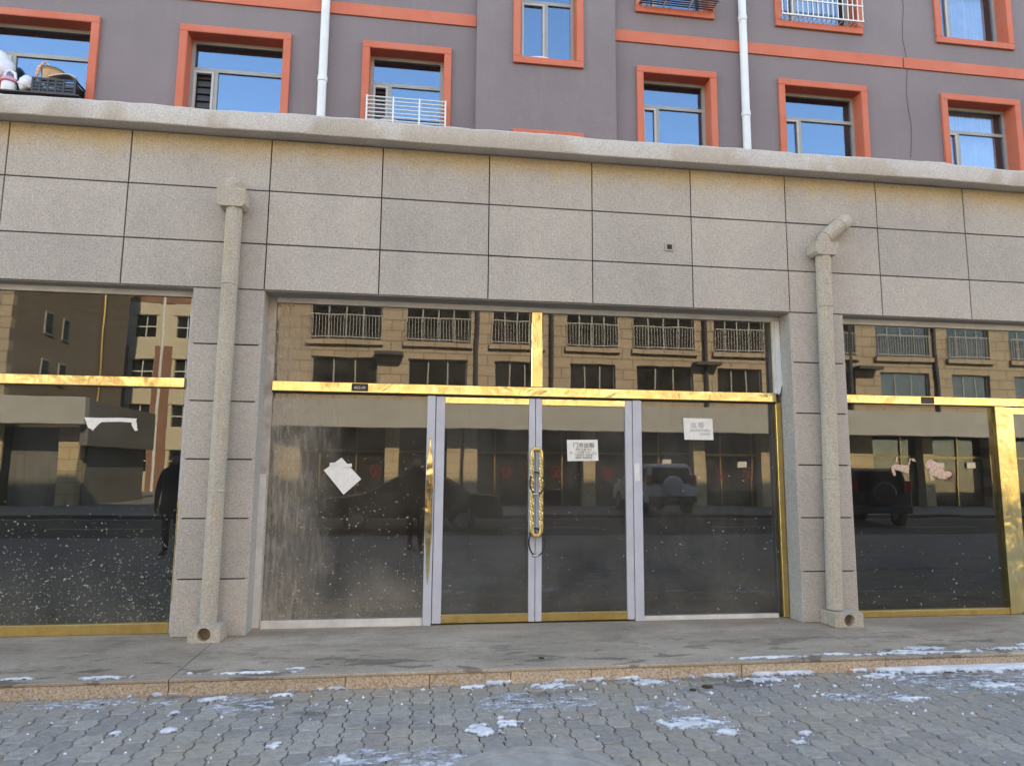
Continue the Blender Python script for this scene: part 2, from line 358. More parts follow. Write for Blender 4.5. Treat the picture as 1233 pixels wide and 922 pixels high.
# ------------------------------------------------------------------ mesh helpers
class MB:
    def __init__(s): s.v = []; s.f = []
    def add(s, vs, fs):
        o = len(s.v); s.v += [tuple(p) for p in vs]; s.f += [tuple(i+o for i in f) for f in fs]; return s
    def box(s, x0, x1, y0, y1, z0, z1):
        return s.add([(x0,y0,z0),(x1,y0,z0),(x1,y1,z0),(x0,y1,z0),(x0,y0,z1),(x1,y0,z1),(x1,y1,z1),(x0,y1,z1)],
                     [(0,3,2,1),(4,5,6,7),(0,1,5,4),(1,2,6,5),(2,3,7,6),(3,0,4,7)])
    def bbox(s, x0, x1, y0, y1, z0, z1, c=.006):
        """box with every edge chamfered"""
        bm = bmesh.new(); bmesh.ops.create_cube(bm, size=1)
        for v in bm.verts: v.co = Vector(((x0+x1)/2+v.co.x*(x1-x0), (y0+y1)/2+v.co.y*(y1-y0), (z0+z1)/2+v.co.z*(z1-z0)))
        bmesh.ops.bevel(bm, geom=bm.edges[:], offset=c, segments=1, affect='EDGES')
        bm.verts.index_update()
        s.add([v.co[:] for v in bm.verts], [[v.index for v in f.verts] for f in bm.faces]); bm.free(); return s
    def quad(s, a, b, c, d): return s.add([a, b, c, d], [(0, 1, 2, 3)])
    def tube(s, pts, r, n=10, cap=True, closed=False):
        pts = [Vector(p) for p in pts]; rs = r if isinstance(r, (list, tuple)) else [r]*len(pts)
        base = len(s.v); up = None
        for i, p in enumerate(pts):
            a = pts[i-1] if (i > 0 or closed) else p; b = pts[(i+1) % len(pts)] if (i < len(pts)-1 or closed) else p
            d = (b-a).normalized()
            if up is None:
                up = Vector((0,0,1)) if abs(d.z) < .9 else Vector((1,0,0))
            x = d.cross(up).normalized(); up = x.cross(d).normalized()
            for k in range(n):
                t = 2*math.pi*k/n; s.v.append(tuple(p + rs[i]*(math.cos(t)*x + math.sin(t)*up)))
        m = len(pts)
        for i in range(m if closed else m-1):
            for k in range(n):
                a = base+i*n; b = base+((i+1) % m)*n
                s.f.append((a+k, a+(k+1)%n, b+(k+1)%n, b+k))
        if cap and not closed:
            s.f.append(tuple(base+k for k in range(n))[::-1]); s.f.append(tuple(base+(m-1)*n+k for k in range(n)))
        return s
    def lathe(s, prof, c=(0,0,0), n=20, axis='Z'):
        base = len(s.v)
        for r, h in prof:
            for k in range(n):
                t = 2*math.pi*k/n; a, b = r*math.cos(t), r*math.sin(t)
                p = (a, b, h) if axis == 'Z' else ((a, h, b) if axis == 'Y' else (h, a, b))
                s.v.append((c[0]+p[0], c[1]+p[1], c[2]+p[2]))
        for i in range(len(prof)-1):
            for k in range(n):
                a = base+i*n; b = a+n; s.f.append((a+k, a+(k+1)%n, b+(k+1)%n, b+k))
        s.f.append(tuple(base+k for k in range(n))[::-1]); s.f.append(tuple(base+(len(prof)-1)*n+k for k in range(n)))
        return s
    def prism(s, poly, y0, y1, plane='XZ'):
        """polygon extruded along the third axis"""
        n = len(poly)
        def P(a, b, c): return {'XZ': (a, c, b), 'YZ': (c, a, b), 'XY': (a, b, c)}[plane]
        vs = [P(a, b, y0) for a, b in poly] + [P(a, b, y1) for a, b in poly]
        fs = [tuple(range(n)), tuple(range(2*n-1, n-1, -1))] + [(i, i+n, (i+1)%n+n, (i+1)%n) for i in range(n)]
        return s.add(vs, fs)
    def mesh(s, name, off=(0,0,0), smooth=False):
        me = bpy.data.meshes.new(name)
        me.from_pydata([(a-off[0], b-off[1], c-off[2]) for a, b, c in s.v], [], s.f)
        bm = bmesh.new(); bm.from_mesh(me); bmesh.ops.recalc_face_normals(bm, faces=bm.faces[:]); bm.to_mesh(me); bm.free()
        if smooth:
            me.polygons.foreach_set('use_smooth', [True]*len(me.polygons))
            me.set_sharp_from_angle(angle=R(38))
        return me
    def build(s, name, m, parent=None, smooth=False):
        off = root_loc(parent) if parent else (0,0,0)
        return link(name, s.mesh(name, off, smooth), m, parent)
def root_loc(o):
    l = Vector((0,0,0))
    while o is not None: l = l + o.location; o = o.parent
    return l
def link(name, me, m, parent=None, loc=None):
    o = bpy.data.objects.new(name, me); COL.objects.link(o)
    if m is not None:
        if not me.materials: me.materials.append(MATS[m])
        elif me.materials[0] != MATS[m]:
            o.material_slots[0].link = 'OBJECT'; o.material_slots[0].material = MATS[m]
    if parent is not None: o.parent = parent
    if loc is not None: o.location = loc
    return o
def tag(o, label=None, cat=None, group=None, kind=None):
    if label: o['label'] = label
    if cat: o['category'] = cat
    if group: o['group'] = group
    if kind: o['kind'] = kind
    return o
def thing(name, label, cat, loc=(0,0,0), group=None):
    o = bpy.data.objects.new(name, None); COL.objects.link(o); o.location = loc; o.empty_display_size = .2
    return tag(o, label, cat, group)
def box(name, m, parent, *b, ch=None):
    mb = MB()
    mb.bbox(*b, c=ch) if ch else mb.box(*b)
    return mb.build(name, m, parent)
def wall_holes(mb, x0, x1, z0, z1, holes, y, depth, back=True):
    """wall face at y with rectangular openings, reveals 'depth' deep (towards +y when depth > 0)"""
    xs = sorted({x0, x1, *[min(max(h[i], x0), x1) for h in holes for i in (0, 1)]}); zs = sorted({z0, z1, *[min(max(h[i], z0), z1) for h in holes for i in (2, 3)]})
    nx, nz = len(xs)-1, len(zs)-1
    def solid(i, j):
        if i < 0 or j < 0 or i >= nx or j >= nz: return False
        cx, cz = (xs[i]+xs[i+1])/2, (zs[j]+zs[j+1])/2
        return not any(h[0] < cx < h[1] and h[2] < cz < h[3] for h in holes)
    yb = y+depth
    for i in range(nx):
        for j in range(nz):
            if not solid(i, j): continue
            a, b, c, d = xs[i], xs[i+1], zs[j], zs[j+1]
            mb.quad((a,y,c), (b,y,c), (b,y,d), (a,y,d))
            if back: mb.quad((a,yb,c), (a,yb,d), (b,yb,d), (b,yb,c))
            if not solid(i-1, j): mb.quad((a,y,c), (a,y,d), (a,yb,d), (a,yb,c))
            if not solid(i+1, j): mb.quad((b,y,c), (b,yb,c), (b,yb,d), (b,y,d))
            if not solid(i, j-1): mb.quad((a,y,c), (a,yb,c), (b,yb,c), (b,y,c))
            if not solid(i, j+1): mb.quad((a,y,d), (b,y,d), (b,yb,d), (a,yb,d))
    return mb

# ------------------------------------------------------------------ ground
def sheet(name, m, x0, x1, y0, y1, z, parent=None, kind='structure'):
    o = MB().quad((x0,y0,z), (x1,y0,z), (x1,y1,z), (x0,y1,z)).build(name, m, parent)
    if parent is None: tag(o, kind=kind)
    return o
pavement = MB().quad((-60,-9,-.05), (80,-9,-.05), (80,1,-.05), (-60,1,-.05)).build('pavement', 'sand_bed')
tag(pavement, 'grey interlocking block pavement in front of the shop step', 'pavement', kind='structure')
# paving beyond the blocks built one by one
PX0, PX1, PY0, PY1 = -4.2, 10.0, -3.6, -1.2
m = MB()
for a, b, c, d in ((-60, PX0, -9, -1.1), (PX1, 80, -9, -1.1), (PX0, PX1, -9, PY0)):
    m.quad((a,c,-.002), (b,c,-.002), (b,d,-.002), (a,d,-.002))
m.build('block_paving', 'paving_far', pavement)
road = sheet('road', 'asphalt', -60, 80, -16.5, -9, -.12)
tag(road, 'dark asphalt street between the two rows of buildings', 'road')
m = MB()
for x in range(-56, 78, 6): m.quad((x,-12.83,-.116), (x+2.6,-12.83,-.116), (x+2.6,-12.70,-.116), (x,-12.70,-.116))
m.quad((-60,-9.42,-.116), (80,-9.42,-.116), (80,-9.3,-.116), (-60,-9.3,-.116)); m.quad((-60,-16.2,-.116), (80,-16.2,-.116), (80,-16.08,-.116), (-60,-16.08,-.116))
m.build('lane_marking', 'road_paint', road)
box('kerb', 'kerb_grey', pavement, -60, 80, -9.12, -9.0, -.3, .002)
opp = MB().box(-60, 80, -60, -16.5, -.5, 0).build('far_pavement', 'paving_far'); tag(opp, 'pavement under the parked cars on the other side of the street', 'pavement', kind='structure')

def in_view(p, mx=.02):
    d = Vector(p)-CAM; z = d.dot(_f)
    if z < .1: return False
    u, v = d.dot(_r)/z, d.dot(_u)/z
    return abs(u) < .75+mx and abs(v) < .561+mx
MH = Vector((2.0, -2.82)); MHR = .53
def paver_outline(w, l, d):
    # zigzag long sides: bulged in the middle, pinched at the ends
    ys = [-.5, -.31, -.19, .19, .31, .5]; o = [-1, -1, 1, 1, -1, -1]
    right = [(w/2+d*k, y*l) for y, k in zip(ys, o)]
    return right + [(-x, -y) for x, y in right]
PW, PL = .130, .156
def paver_mesh(i):
    r = random.Random(100+i); gap = .005
    o = paver_outline(PW, PL, .0085); n = len(o)
    def inset(k): return [(x-math.copysign(k, x), y-math.copysign(k, y)) for x, y in o]
    a, b = inset(gap/2), inset(gap/2+.006)
    vs = [(x, y, -.05) for x, y in a] + [(x, y, -.006) for x, y in a] + [(x, y, r.uniform(-.0008, .0008)) for x, y in b]
    fs = [tuple(range(2*n, 3*n))]
    for L in (0, 1): fs += [(L*n+i, L*n+(i+1)%n, (L+1)*n+(i+1)%n, (L+1)*n+i) for i in range(n)]
    me = bpy.data.meshes.new('paver'); me.from_pydata(vs, [], fs); me.materials.append(MATS['paver'])
    bm = bmesh.new(); bm.from_mesh(me); bmesh.ops.recalc_face_normals(bm, faces=bm.faces[:]); bm.to_mesh(me); bm.free()
    return me
PM = [paver_mesh(i) for i in range(4)]
spots = []
ncol = int((PX1-PX0)/PW); nrow = int((PY1-PY0)/PL)+2
for i in range(ncol):
    for j in range(nrow):
        x = PX0 + PW*(i+.5); y = PY1 - PL*(j + (.5 if i % 2 else 0.0)) - .0
        if y < PY0 or y > PY1+.06: continue
        if (Vector((x, y))-MH).length < MHR-.06: continue
        spots.append((x, y))
vis = sorted([s for s in spots if in_view((*s, 0), .0)], key=lambda s: (Vector((*s, 0))-CAM).length)
near = set(vis[:300]); rest = MB()
for s in spots:
    x, y = s; z = rnd.uniform(-.006, .001)
    tx, ty = rnd.gauss(0, .010), rnd.gauss(0, .010)
    if s in near:
        o = link('paver', PM[rnd.randrange(4)], None, pavement, (x+rnd.uniform(-.001, .001), y, z)); o.rotation_euler = (tx, ty, rnd.gauss(0, .008))
    else:
        me = PM[rnd.randrange(4)]
        rest.add([(x+v.co.x, y+v.co.y, z+v.co.z+ty*v.co.x+tx*v.co.y) for v in me.vertices], [tuple(p.vertices) for p in me.polygons])
tag(rest.build('paver_field', 'paver', pavement), kind='stuff')
# round cover set in a concrete ring
mh = thing('manhole_cover', 'round worn concrete manhole cover set in the block paving', 'manhole', (MH.x, MH.y, 0))
m = MB(); n = 48
for (ra, za), (rb, zb) in (((MHR, -.05), (MHR, .002)), ((MHR, .002), (MHR-.012, .008)), ((MHR-.012, .008), (MHR-.075, .008)), ((MHR-.075, .008), (MHR-.082, -.006))):
    for k in range(n):
        t, u = 2*math.pi*k/n, 2*math.pi*(k+1)/n
        m.quad((MH.x+ra*math.cos(t), MH.y+ra*math.sin(t), za), (MH.x+ra*math.cos(u), MH.y+ra*math.sin(u), za), (MH.x+rb*math.cos(u), MH.y+rb*math.sin(u), zb), (MH.x+rb*math.cos(t), MH.y+rb*math.sin(t), zb))
m.build('rim', 'iron_ring', mh)
m = MB().lathe([(MHR-.088, -.03), (MHR-.088, .003), (MHR-.10, .007), (.01, .009)], (MH.x, MH.y, 0), 48); m.build('lid', 'iron_ring', mh)

# ------------------------------------------------------------------ step
STEP = .10; SY = -1.18
step = box('step', 'joint', None, -30, 40, SY+.035, .6, -.04, STEP-.03)
tag(step, 'low granite step running along the shopfronts', 'step', kind='structure')
kx = [-9.32, -8.18, -7.04, -5.9, -4.76, -3.62, -2.48, -1.34, -.2, .94, 1.51, 2.08, 2.66, 3.8, 4.96, 6.11, 7.25, 8.39, 9.53, 10.67, 11.8]
for a, b in zip(kx, kx[1:]):
    dy = rnd.uniform(-.004, .004); g = .004
    box('kerb_stone', 'granite_kerb', step, a+g/2, b-g/2, SY+dy, SY+.06+dy, -.045, STEP-.022+rnd.uniform(-.002, .002), ch=.004)
sx = [-9.3, -7.04, -4.76, -2.48, -.2, 4.96, 7.25, 9.53, 11.8]
for a, b in zip(sx, sx[1:]):
    box('slab', 'step_slab', step, a+.003, b-.003, SY-.006, .5, STEP-.021, STEP+rnd.uniform(-.002, .001), ch=.004)

# ------------------------------------------------------------------ shop building
shop = thing('shop_building', 'single storey granite clad shop row with gold framed glass fronts', 'building')
BX0, BX1 = -9.0, 13.0
xcols = [-9.2, -8.2, -7.2, -6.2, -5.2, -4.2, -3.2, -2.2, -1.2, 0, 1, 2, 3, 4, 5, 6, 7, 8, 9, 10, 11, 12, 13]
zrows = [0, .421, .9185, 1.413]
PANELS = {}
def panel_me(w, h, mname, t=.028, g=.011, c=.003):
    key = (round(w, 3), round(h, 3), mname)
    if key not in PANELS:
        w2, h2 = (w-g)/2, (h-g)/2
        vs = [(sx*(w2-c), 0, sz*(h2-c)) for sx, sz in ((-1,-1),(1,-1),(1,1),(-1,1))] + [(sx*w2, c, sz*h2) for sx, sz in ((-1,-1),(1,-1),(1,1),(-1,1))] + [(sx*w2, t, sz*h2) for sx, sz in ((-1,-1),(1,-1),(1,1),(-1,1))]
        fs = [(0,1,2,3)]
        for L in (0, 4): fs += [(L+i, L+4+i, L+4+(i+1)%4, L+(i+1)%4) for i in range(4)]
        me = bpy.data.meshes.new('stone_panel'); me.from_pydata(vs, [], fs); me.materials.append(MATS[mname])
        bm = bmesh.new(); bm.from_mesh(me); bmesh.ops.recalc_face_normals(bm, faces=bm.faces[:]); bm.to_mesh(me); bm.free()
        PANELS[key] = me
    return PANELS[key]
def panel(x0, x1, z0, z1, mname='granite_panel', y=0.0):
    o = link('stone_panel', panel_me(x1-x0, z1-z0, mname), None, shop, ((x0+x1)/2, y+rnd.uniform(-.0015, .0015), (z0+z1)/2))
    o.rotation_euler = (rnd.gauss(0, .0012), rnd.gauss(0, .0008), rnd.gauss(0, .0012))
box('lintel_core', 'joint', shop, -9.2, 13, .017, .32, Z0+.02, Z0+1.42)
box('lintel_soffit', 'soffit', shop, -9.2, 13, .024, .325, Z0-.004, Z0+.0195)
for a, b in zip(xcols, xcols[1:]):
    for j in range(3):
        panel(a, b, Z0+zrows[j], Z0+zrows[j+1], 'granite_top_panel' if j == 2 else 'granite_panel')
HP = .4986
PILLARS = ((-6.6, -6.0), (-.59, 0.0), (4.996, 5.557), (11.0, 11.56))
for a, b in PILLARS:
    core = box('pillar_core', 'joint', shop, a+.004, b-.004, .017, .5, STEP-.02, Z0)
    for side, x in ((-1, a), (1, b)):     # stone cheeks of the pillar, seen in the reveals
        box('reveal_slab', 'granite_panel', shop, x-.0035 if side < 0 else x-.024, x+.024 if side < 0 else x+.0035, .004, .45, STEP, Z0-.006)
    zs = [Z0-HP*k for k in range(6)] + [STEP-.004]
    for z1, z0 in zip(zs, zs[1:]): panel(a, b, z0, z1)
# coping with a worn upper edge
m = MB(); n = 260; ring = []
zc0, zc1, yc = Z0+1.413, Z0+1.60, -.15
rr = random.Random(3); h = 0; hs = []
for i in range(n+1):
    h = h*.82 + rr.gauss(0, .0035); hs.append(h)
for i in range(n+1):
    x = -9.2 + 22.2*i/n
    e = hs[i] + .006*math.sin(x*1.3) + .004*math.sin(x*3.1+1)
    prof = [(.30, zc0+.002), (yc+.004, zc0+.002+.4*e), (yc-.002, zc0+.010+.4*e), (yc+.002+hs[-i-1]*.5, zc1-.02+e), (yc+.018, zc1+e), (.35, zc1+.01), (.35, zc0+.05)]
    ring.append(len(m.v)); m.v += [(x, p[0], p[1]) for p in prof]
k = 7
for i in range(n):
    for j in range(k): m.f.append((ring[i]+j, ring[i+1]+j, ring[i+1]+(j+1)%k, ring[i]+(j+1)%k))
m.f.append(tuple(range(k))); m.f.append(tuple(ring[-1]+j for j in range(k)))
m.build('coping', 'granite_coping', shop, smooth=True)
box('roof', 'roof_felt', shop, -9.2, 13, .36, 4.49, Z0+1.36, Z0+1.45)
# rooms behind the glass
for a, b in ((-6.3, -.3), (-.28, 5.27), (5.29, 11.3)):
    m = MB(); y0, y1, z0, z1 = .52, 6.2, STEP, Z0+.5
    m.quad((a,y1,z0), (b,y1,z0), (b,y1,z1), (a,y1,z1)); m.quad((a,y0,z0), (a,y1,z0), (a,y1,z1), (a,y0,z1)); m.quad((b,y0,z0), (b,y0,z1), (b,y1,z1), (b,y1,z0))
    m.quad((a,y0,z1), (a,y1,z1), (b,y1,z1), (b,y0,z1))
    m.build('room_wall', 'room_wall', shop)
    MB().quad((a,.45,z0+.004), (b,.45,z0+.004), (b,y1,z0+.004), (a,y1,z0+.004)).build('room_floor', 'room_floor', shop)
# small square pipe end in the middle row
fx = box('wall_outlet', 'soffit', shop, 3.722, 3.81, -.012, .02, Z0+.555, Z0+.637, ch=.004)
box('opening', 'gap_shade', fx, 3.742, 3.79, -.0135, -.0118, Z0+.573, Z0+.62)  # no real hole: dark plate painted as the shade inside it

# ---- shopfront in the middle
FY = .22
def zz(z): return Z0+z
def pane(name, m, parent, x0, x1, z0, z1, y):
    mb = MB().box(x0, x1, y, y+.008, z0, z1); return mb.build(name, m, parent)
fr = box('window_frame', 'old_frame', shop, .0, .072, FY, FY+.09, STEP, zz(-.001)); fr['label'] = 'scuffed pale frame strip with red paint marks'
box('sill', 'white_frame', fr, .073, 1.468, FY+.004, FY+.09, STEP, zz(-2.888), ch=.003)
box('sill', 'white_frame', fr, 3.532, 4.88, FY+.004, FY+.09, STEP, zz(-2.915), ch=.003)
box('head', 'cream_paint', fr, .073, 4.925, FY+.002, FY+.09, zz(-.052), zz(-.001), ch=.003)
box('side_strip', 'white_frame', fr, 0.004, .060, FY-.004, FY-.0005, zz(-2.94), zz(-1.62))
jb = box('window_frame', 'gold_dull', shop, 4.928, 4.985, FY-.002, FY+.09, STEP+.002, zz(-.875), ch=.004)
box('side_strip', 'cream_paint', jb, 4.926, 4.99, FY, FY+.09, zz(-.783), zz(-.001))
m = MB().prism([(4.945, zz(-.05)), (4.985, zz(-.05)), (4.992, zz(-.70)), (4.955, zz(-.80)), (4.935, zz(-.58)), (4.938, zz(-.3))], FY-.03, FY-.004); m.build('peeling_flap', 'white_plastic', jb)
bar = box('transom_bar', 'gold_foil', shop, .073, 4.925, FY-.03, FY+.06, zz(-.874), zz(-.783), ch=.005)
box('shade_strip', 'gap_shade', bar, .073, 4.925, FY-.01, FY+.05, zz(-.886), zz(-.8745))  # solid strip, shade under the bar put in as near-black colour
box('mullion', 'gold_foil', shop, 2.447, 2.553, FY-.022, FY+.06, zz(-.782), zz(-.053), ch=.005)
pane('glass_pane', 'glass_top', shop, .0725, 2.4465, zz(-.7825), zz(-.0525), FY+.03)
pane('glass_pane', 'glass_top', shop, 2.5535, 4.9255, zz(-.7825), zz(-.0525), FY+.034)
pane('glass_pane', 'glass_main_left', shop, .0725, 1.469, zz(-2.8875), zz(-.887), FY+.032)
pane('glass_pane', 'glass_main', shop, 3.531, 4.9275, zz(-2.9145), zz(-.887), FY+.030)
for x0, x1 in ((1.470, 1.545), (3.445, 3.530)):
    po = box('door_post', 'lilac_frame', shop, x0, x1, FY-.012, FY+.08, STEP+.001, zz(-.887), ch=.004)
    if x0 < 2:
        xm = (x0+x1)/2-.002; pts = []
        prof = [(-1.27, .0), (-1.38, .012), (-1.52, .028), (-1.72, .034), (-1.95, .036), (-2.15, .034), (-2.30, .022), (-2.45, .016), (-2.60, 0)]
        poly = [(xm-w, zz(z)) for z, w in prof] + [(xm+w*(.8+.2*rnd.random()), zz(z)) for z, w in prof[-2:0:-1]]
        MB().prism(poly, FY-.0155, FY-.0123).build('gold_remnant', 'gold_foil', po)
    else:
        MB().prism([(3.452, zz(-1.50)), (3.50, zz(-1.49)), (3.505, zz(-1.66)), (3.455, zz(-1.665))], FY-.015, FY-.0123).build('sticker', 'tape', po)
def door(x0, xa, xb, x1, lab, hand):
    d = MB()
    zt, zb = zz(-.89), zz(-2.94)
    d.bbox(x0, xa, FY-.004, FY+.045, zb, zt, .004); d.bbox(xb, x1, FY-.004, FY+.045, zb, zt, .004)
    do = d.build('door', 'lilac_frame', shop); do['label'] = lab
    box('head_rail', 'gold_foil', do, xa, xb, FY, FY+.04, zz(-.952), zt-.002, ch=.003)
    box('bottom_rail', 'gold_dull', do, xa, xb, FY, FY+.04, zb+.002, zz(-2.865), ch=.003)
    pane('glass_pane', 'glass_main', do, xa+.0005, xb-.0005, zz(-2.8645), zz(-.9525), FY+.018)
    # twisted gold pull handle, one on each face of the leaf
    for yy, s in ((FY-.062, 1), (FY+.105, -1)):
        hb = MB(); zt2, zb2 = zz(-1.385), zz(-2.15); hx = hand
        inx = 2.491 + (.016 if hand > 2.491 else -.016); n = 40
        if s == 1:
            rope = []
            for k in range(3):     # three strands wound round each other
                pts = [(hx+.010*math.cos(t), yy+.010*math.sin(t), zt2-.05+(zb2-zt2+.10)*u) for u in [i/70 for i in range(71)] for t in [u*46+k*2.094]]
                hb.tube(pts, .013, 6)
        else: hb.tube([(hx, yy, zt2-.05), (hx, yy, zb2+.05)], .018, 8)
        hb.tube([(hx, yy, zt2-.055), (hx, yy, zt2-.02), ((hx*2+inx)/3, yy, zt2+.005), (inx, yy, zt2+.012)], [.019, .019, .018, .018], 10)
        hb.tube([(hx, yy, zb2+.055), (hx, yy, zb2+.02), ((hx*2+inx)/3, yy, zb2-.005), (inx, yy, zb2-.012)], [.019, .019, .018, .018], 10)
        for zq in (zt2+.012, zb2-.012):
            hb.lathe([(.004, -.024), (.016, -.021), (.023, -.010), (.024, 0), (.022, .012), (.013, .020), (.012, abs(yy-FY)-.012 if s == 1 else .05)], (inx, yy, zq), 14, 'Y')
        hb.build('handle', 'gold_rod', do, smooth=True)
door(1.551, 1.634, 2.430, 2.488, 'left glass door leaf with twisted gold pull handle', 2.449)
door(2.494, 2.553, 3.370, 3.440, 'right glass door leaf with twisted gold pull handle', 2.535)
box('threshold_shade', 'gap_shade', shop, 1.55, 3.44, FY+.06, FY+.07, STEP, zz(-2.86))  # solid dark strip painted as the shade below the door leaves
pl = box('number_plate', 'black_plastic', shop, .775, .925, FY-.036, FY-.0305, zz(-.862), zz(-.792), ch=.003); pl['label'] = 'small dark brown number plate'
box('number_plate', 'black_plastic', shop, 6.455, 6.60, .15-.036, .15-.0305, zz(-.862), zz(-.795), ch=.003)

# ---- shopfronts on either side
LY = .15
lf = box('window_frame', 'lilac_frame', shop, -.652, -.596, LY, LY+.09, STEP, zz(-.001)); lf['label'] = 'pale frame strip with torn gold foil'
box('head', 'cream_paint', lf, -5.99, -.653, LY+.002, LY+.09, zz(-.052), zz(-.001), ch=.003)
box('bottom_rail', 'gold_dull', lf, -5.99, -.653, LY-.004, LY+.09, STEP, zz(-2.868), ch=.004)
prof = [(-1.82, .0), (-1.95, .015), (-2.2, .024), (-2.45, .026), (-2.6, .018), (-2.72, 0)]
MB().prism([(-.652+.0, zz(z)) for z, w in prof] + [(-.652+w*1.9, zz(z)) for z, w in prof[-2:0:-1]], LY-.0035, LY-.0006).build('gold_remnant', 'gold_foil', lf)
box('transom_bar', 'gold_foil', shop, -5.99, -.653, LY-.03, LY+.06, zz(-.874), zz(-.787), ch=.005)
pane('glass_pane', 'glass_left', shop, -5.99, -.6525, zz(-.7865), zz(-.0525), LY+.03)
pane('glass_pane', 'glass_left', shop, -5.99, -.6525, zz(-2.8675), zz(-.8745), LY+.034)
rf = box('window_frame', 'gold_dull', shop, 5.562, 5.622, LY, LY+.09, STEP, zz(-.001))
box('head', 'cream_paint', rf, 5.623, 11.0, LY+.002, LY+.09, zz(-.058), zz(-.001), ch=.003)
box('bottom_rail', 'gold_dull', rf, 5.623, 7.30, LY-.004, LY+.09, STEP, zz(-2.895), ch=.004)
box('transom_bar', 'gold_foil', shop, 5.623, 11.0, LY-.03, LY+.06, zz(-.872), zz(-.785), ch=.005)
pane('glass_pane', 'glass_right', shop, 5.6225, 11.0, zz(-.7845), zz(-.0585), LY+.03)
pane('glass_pane', 'glass_right', shop, 5.6225, 7.3005, zz(-2.8945), zz(-.8725), LY+.033)
box('door_post', 'gold_foil', shop, 7.301, 7.42, LY-.02, LY+.09, STEP+.001, zz(-.873), ch=.005)
rd = MB().bbox(7.424, 7.52, LY-.006, LY+.045, zz(-2.94), zz(-.876), .004).bbox(8.36, 8.45, LY-.006, LY+.045, zz(-2.94), zz(-.876), .004).build('door', 'gold_foil', shop)
rd['label'] = 'glass door leaf in a gold frame'
box('head_rail', 'gold_foil', rd, 7.521, 8.359, LY, LY+.04, zz(-.95), zz(-.878), ch=.003)
box('bottom_rail', 'gold_dull', rd, 7.521, 8.359, LY, LY+.04, zz(-2.938), zz(-2.86), ch=.003)
pane('glass_pane', 'glass_right', rd, 7.5205, 8.3595, zz(-2.8595), zz(-.9505), LY+.018)
pane('glass_pane', 'glass_right', shop, 8.46, 11.0, zz(-2.95), zz(-.8725), LY+.033)

# ---- granite-coated rain pipes on the pillars
def outlet_block(parent, cx, w, zt, yf, tilt=0):
    m = MB(); n = 24; r = .052; zc = (STEP+zt)/2+.002; x0, x1 = cx-w/2, cx+w/2; zb = STEP+.001
    # front face with a round hole
    ringv = [(cx+.0+r*math.cos(2*math.pi*k/n+math.pi/4), yf, zc+r*math.sin(2*math.pi*k/n+math.pi/4)) for k in range(n)]
    sq = []
    for k in range(n):
        t = 2*math.pi*k/n+math.pi/4; c, s_ = math.cos(t), math.sin(t); q = 1/max(abs(c), abs(s_))
        sq.append((cx+w/2*c*q, yf, zc+(zt-zb)/2*s_*q))
    for k in range(n):
        j = (k+1) % n
        m.quad(ringv[k], ringv[j], sq[j], sq[k])
        b1 = (ringv[k][0], yf+.11, ringv[k][2]); b2 = (ringv[j][0], yf+.11, ringv[j][2]); m.quad(ringv[k], b1, b2, ringv[j])
        m.quad(sq[k], sq[j], (sq[j][0], -.004, sq[j][2]), (sq[k][0], -.004, sq[k][2]))
    m.add([(cx+r*math.cos(2*math.pi*k/n), yf+.11, zc+r*math.sin(2*math.pi*k/n)) for k in range(n)], [tuple(range(n))])
    return m.build('outlet_block', 'granite_pipe', parent)
def hopper(parent, x0, x1, z0, z1, y0=-.165):
    m = MB(); c = .028
    P = [(x0+c, z0), (x1-c, z0), (x1, z0+c), (x1, z1), (x0, z1), (x0, z0+c)]
    m.prism(P, y0, -.003); return m.build('hopper_box', 'granite_pipe', parent)
p1 = MB().tube([(-.268, -.088, zz(.72)), (-.272, -.088, zz(-1.0)), (-.272, -.09, zz(-2.83))], .068, 20).build('downpipe', 'granite_pipe', shop, smooth=True)
for z in (.02, -1.76): MB().lathe([(.068, -.012), (.0725, -.008), (.0725, .008), (.068, .012)], (-.271, -.088, zz(z)), 20).build('collar', 'granite_pipe', p1, smooth=True)
hopper(p1, -.405, -.165, zz(.70), zz(.87))
MB().lathe([(.075, 0), (.078, .04), (.068, .085), (.04, .108), (.005, .112)], (-.285, -.085, zz(.868)), 20).build('cap', 'granite_pipe', p1, smooth=True)
outlet_block(p1, -.262, .245, zz(-2.825), -.235)
p1['label'] = 'stone coated rain pipe with a capped hopper'
p2 = MB().tube([(5.322, -.088, zz(.60)), (5.30, -.088, zz(-1.0)), (5.258, -.09, zz(-2.82))], .071, 20).build('downpipe', 'granite_pipe', shop, smooth=True)
for x, z in ((5.316, .05), (5.285, -1.62)): MB().lathe([(.071, -.012), (.076, -.008), (.076, .008), (.071, .012)], (x, -.088, zz(z)), 20).build('collar', 'granite_pipe', p2, smooth=True)
hopper(p2, 5.205, 5.445, zz(.555), zz(.685))
MB().tube([(5.335, -.085, zz(.66)), (5.345, -.085, zz(.735)), (5.385, -.085, zz(.785))], .066, 18).tube([(5.355, -.085, zz(.752)), (5.53, -.083, zz(.898))], .073, 18).build('elbow', 'granite_pipe', p2, smooth=True)
MB().tube([(5.515, -.083, zz(.886)), (5.575, -.075, zz(.93)), (5.60, -.05, zz(.945)), (5.60, .01, zz(.945))], .077, 18).build('elbow', 'granite_pipe', p2, smooth=True)
outlet_block(p2, 5.30, .27, zz(-2.83), -.245)
p2['label'] = 'stone coated rain pipe with a bent elbow at its top'

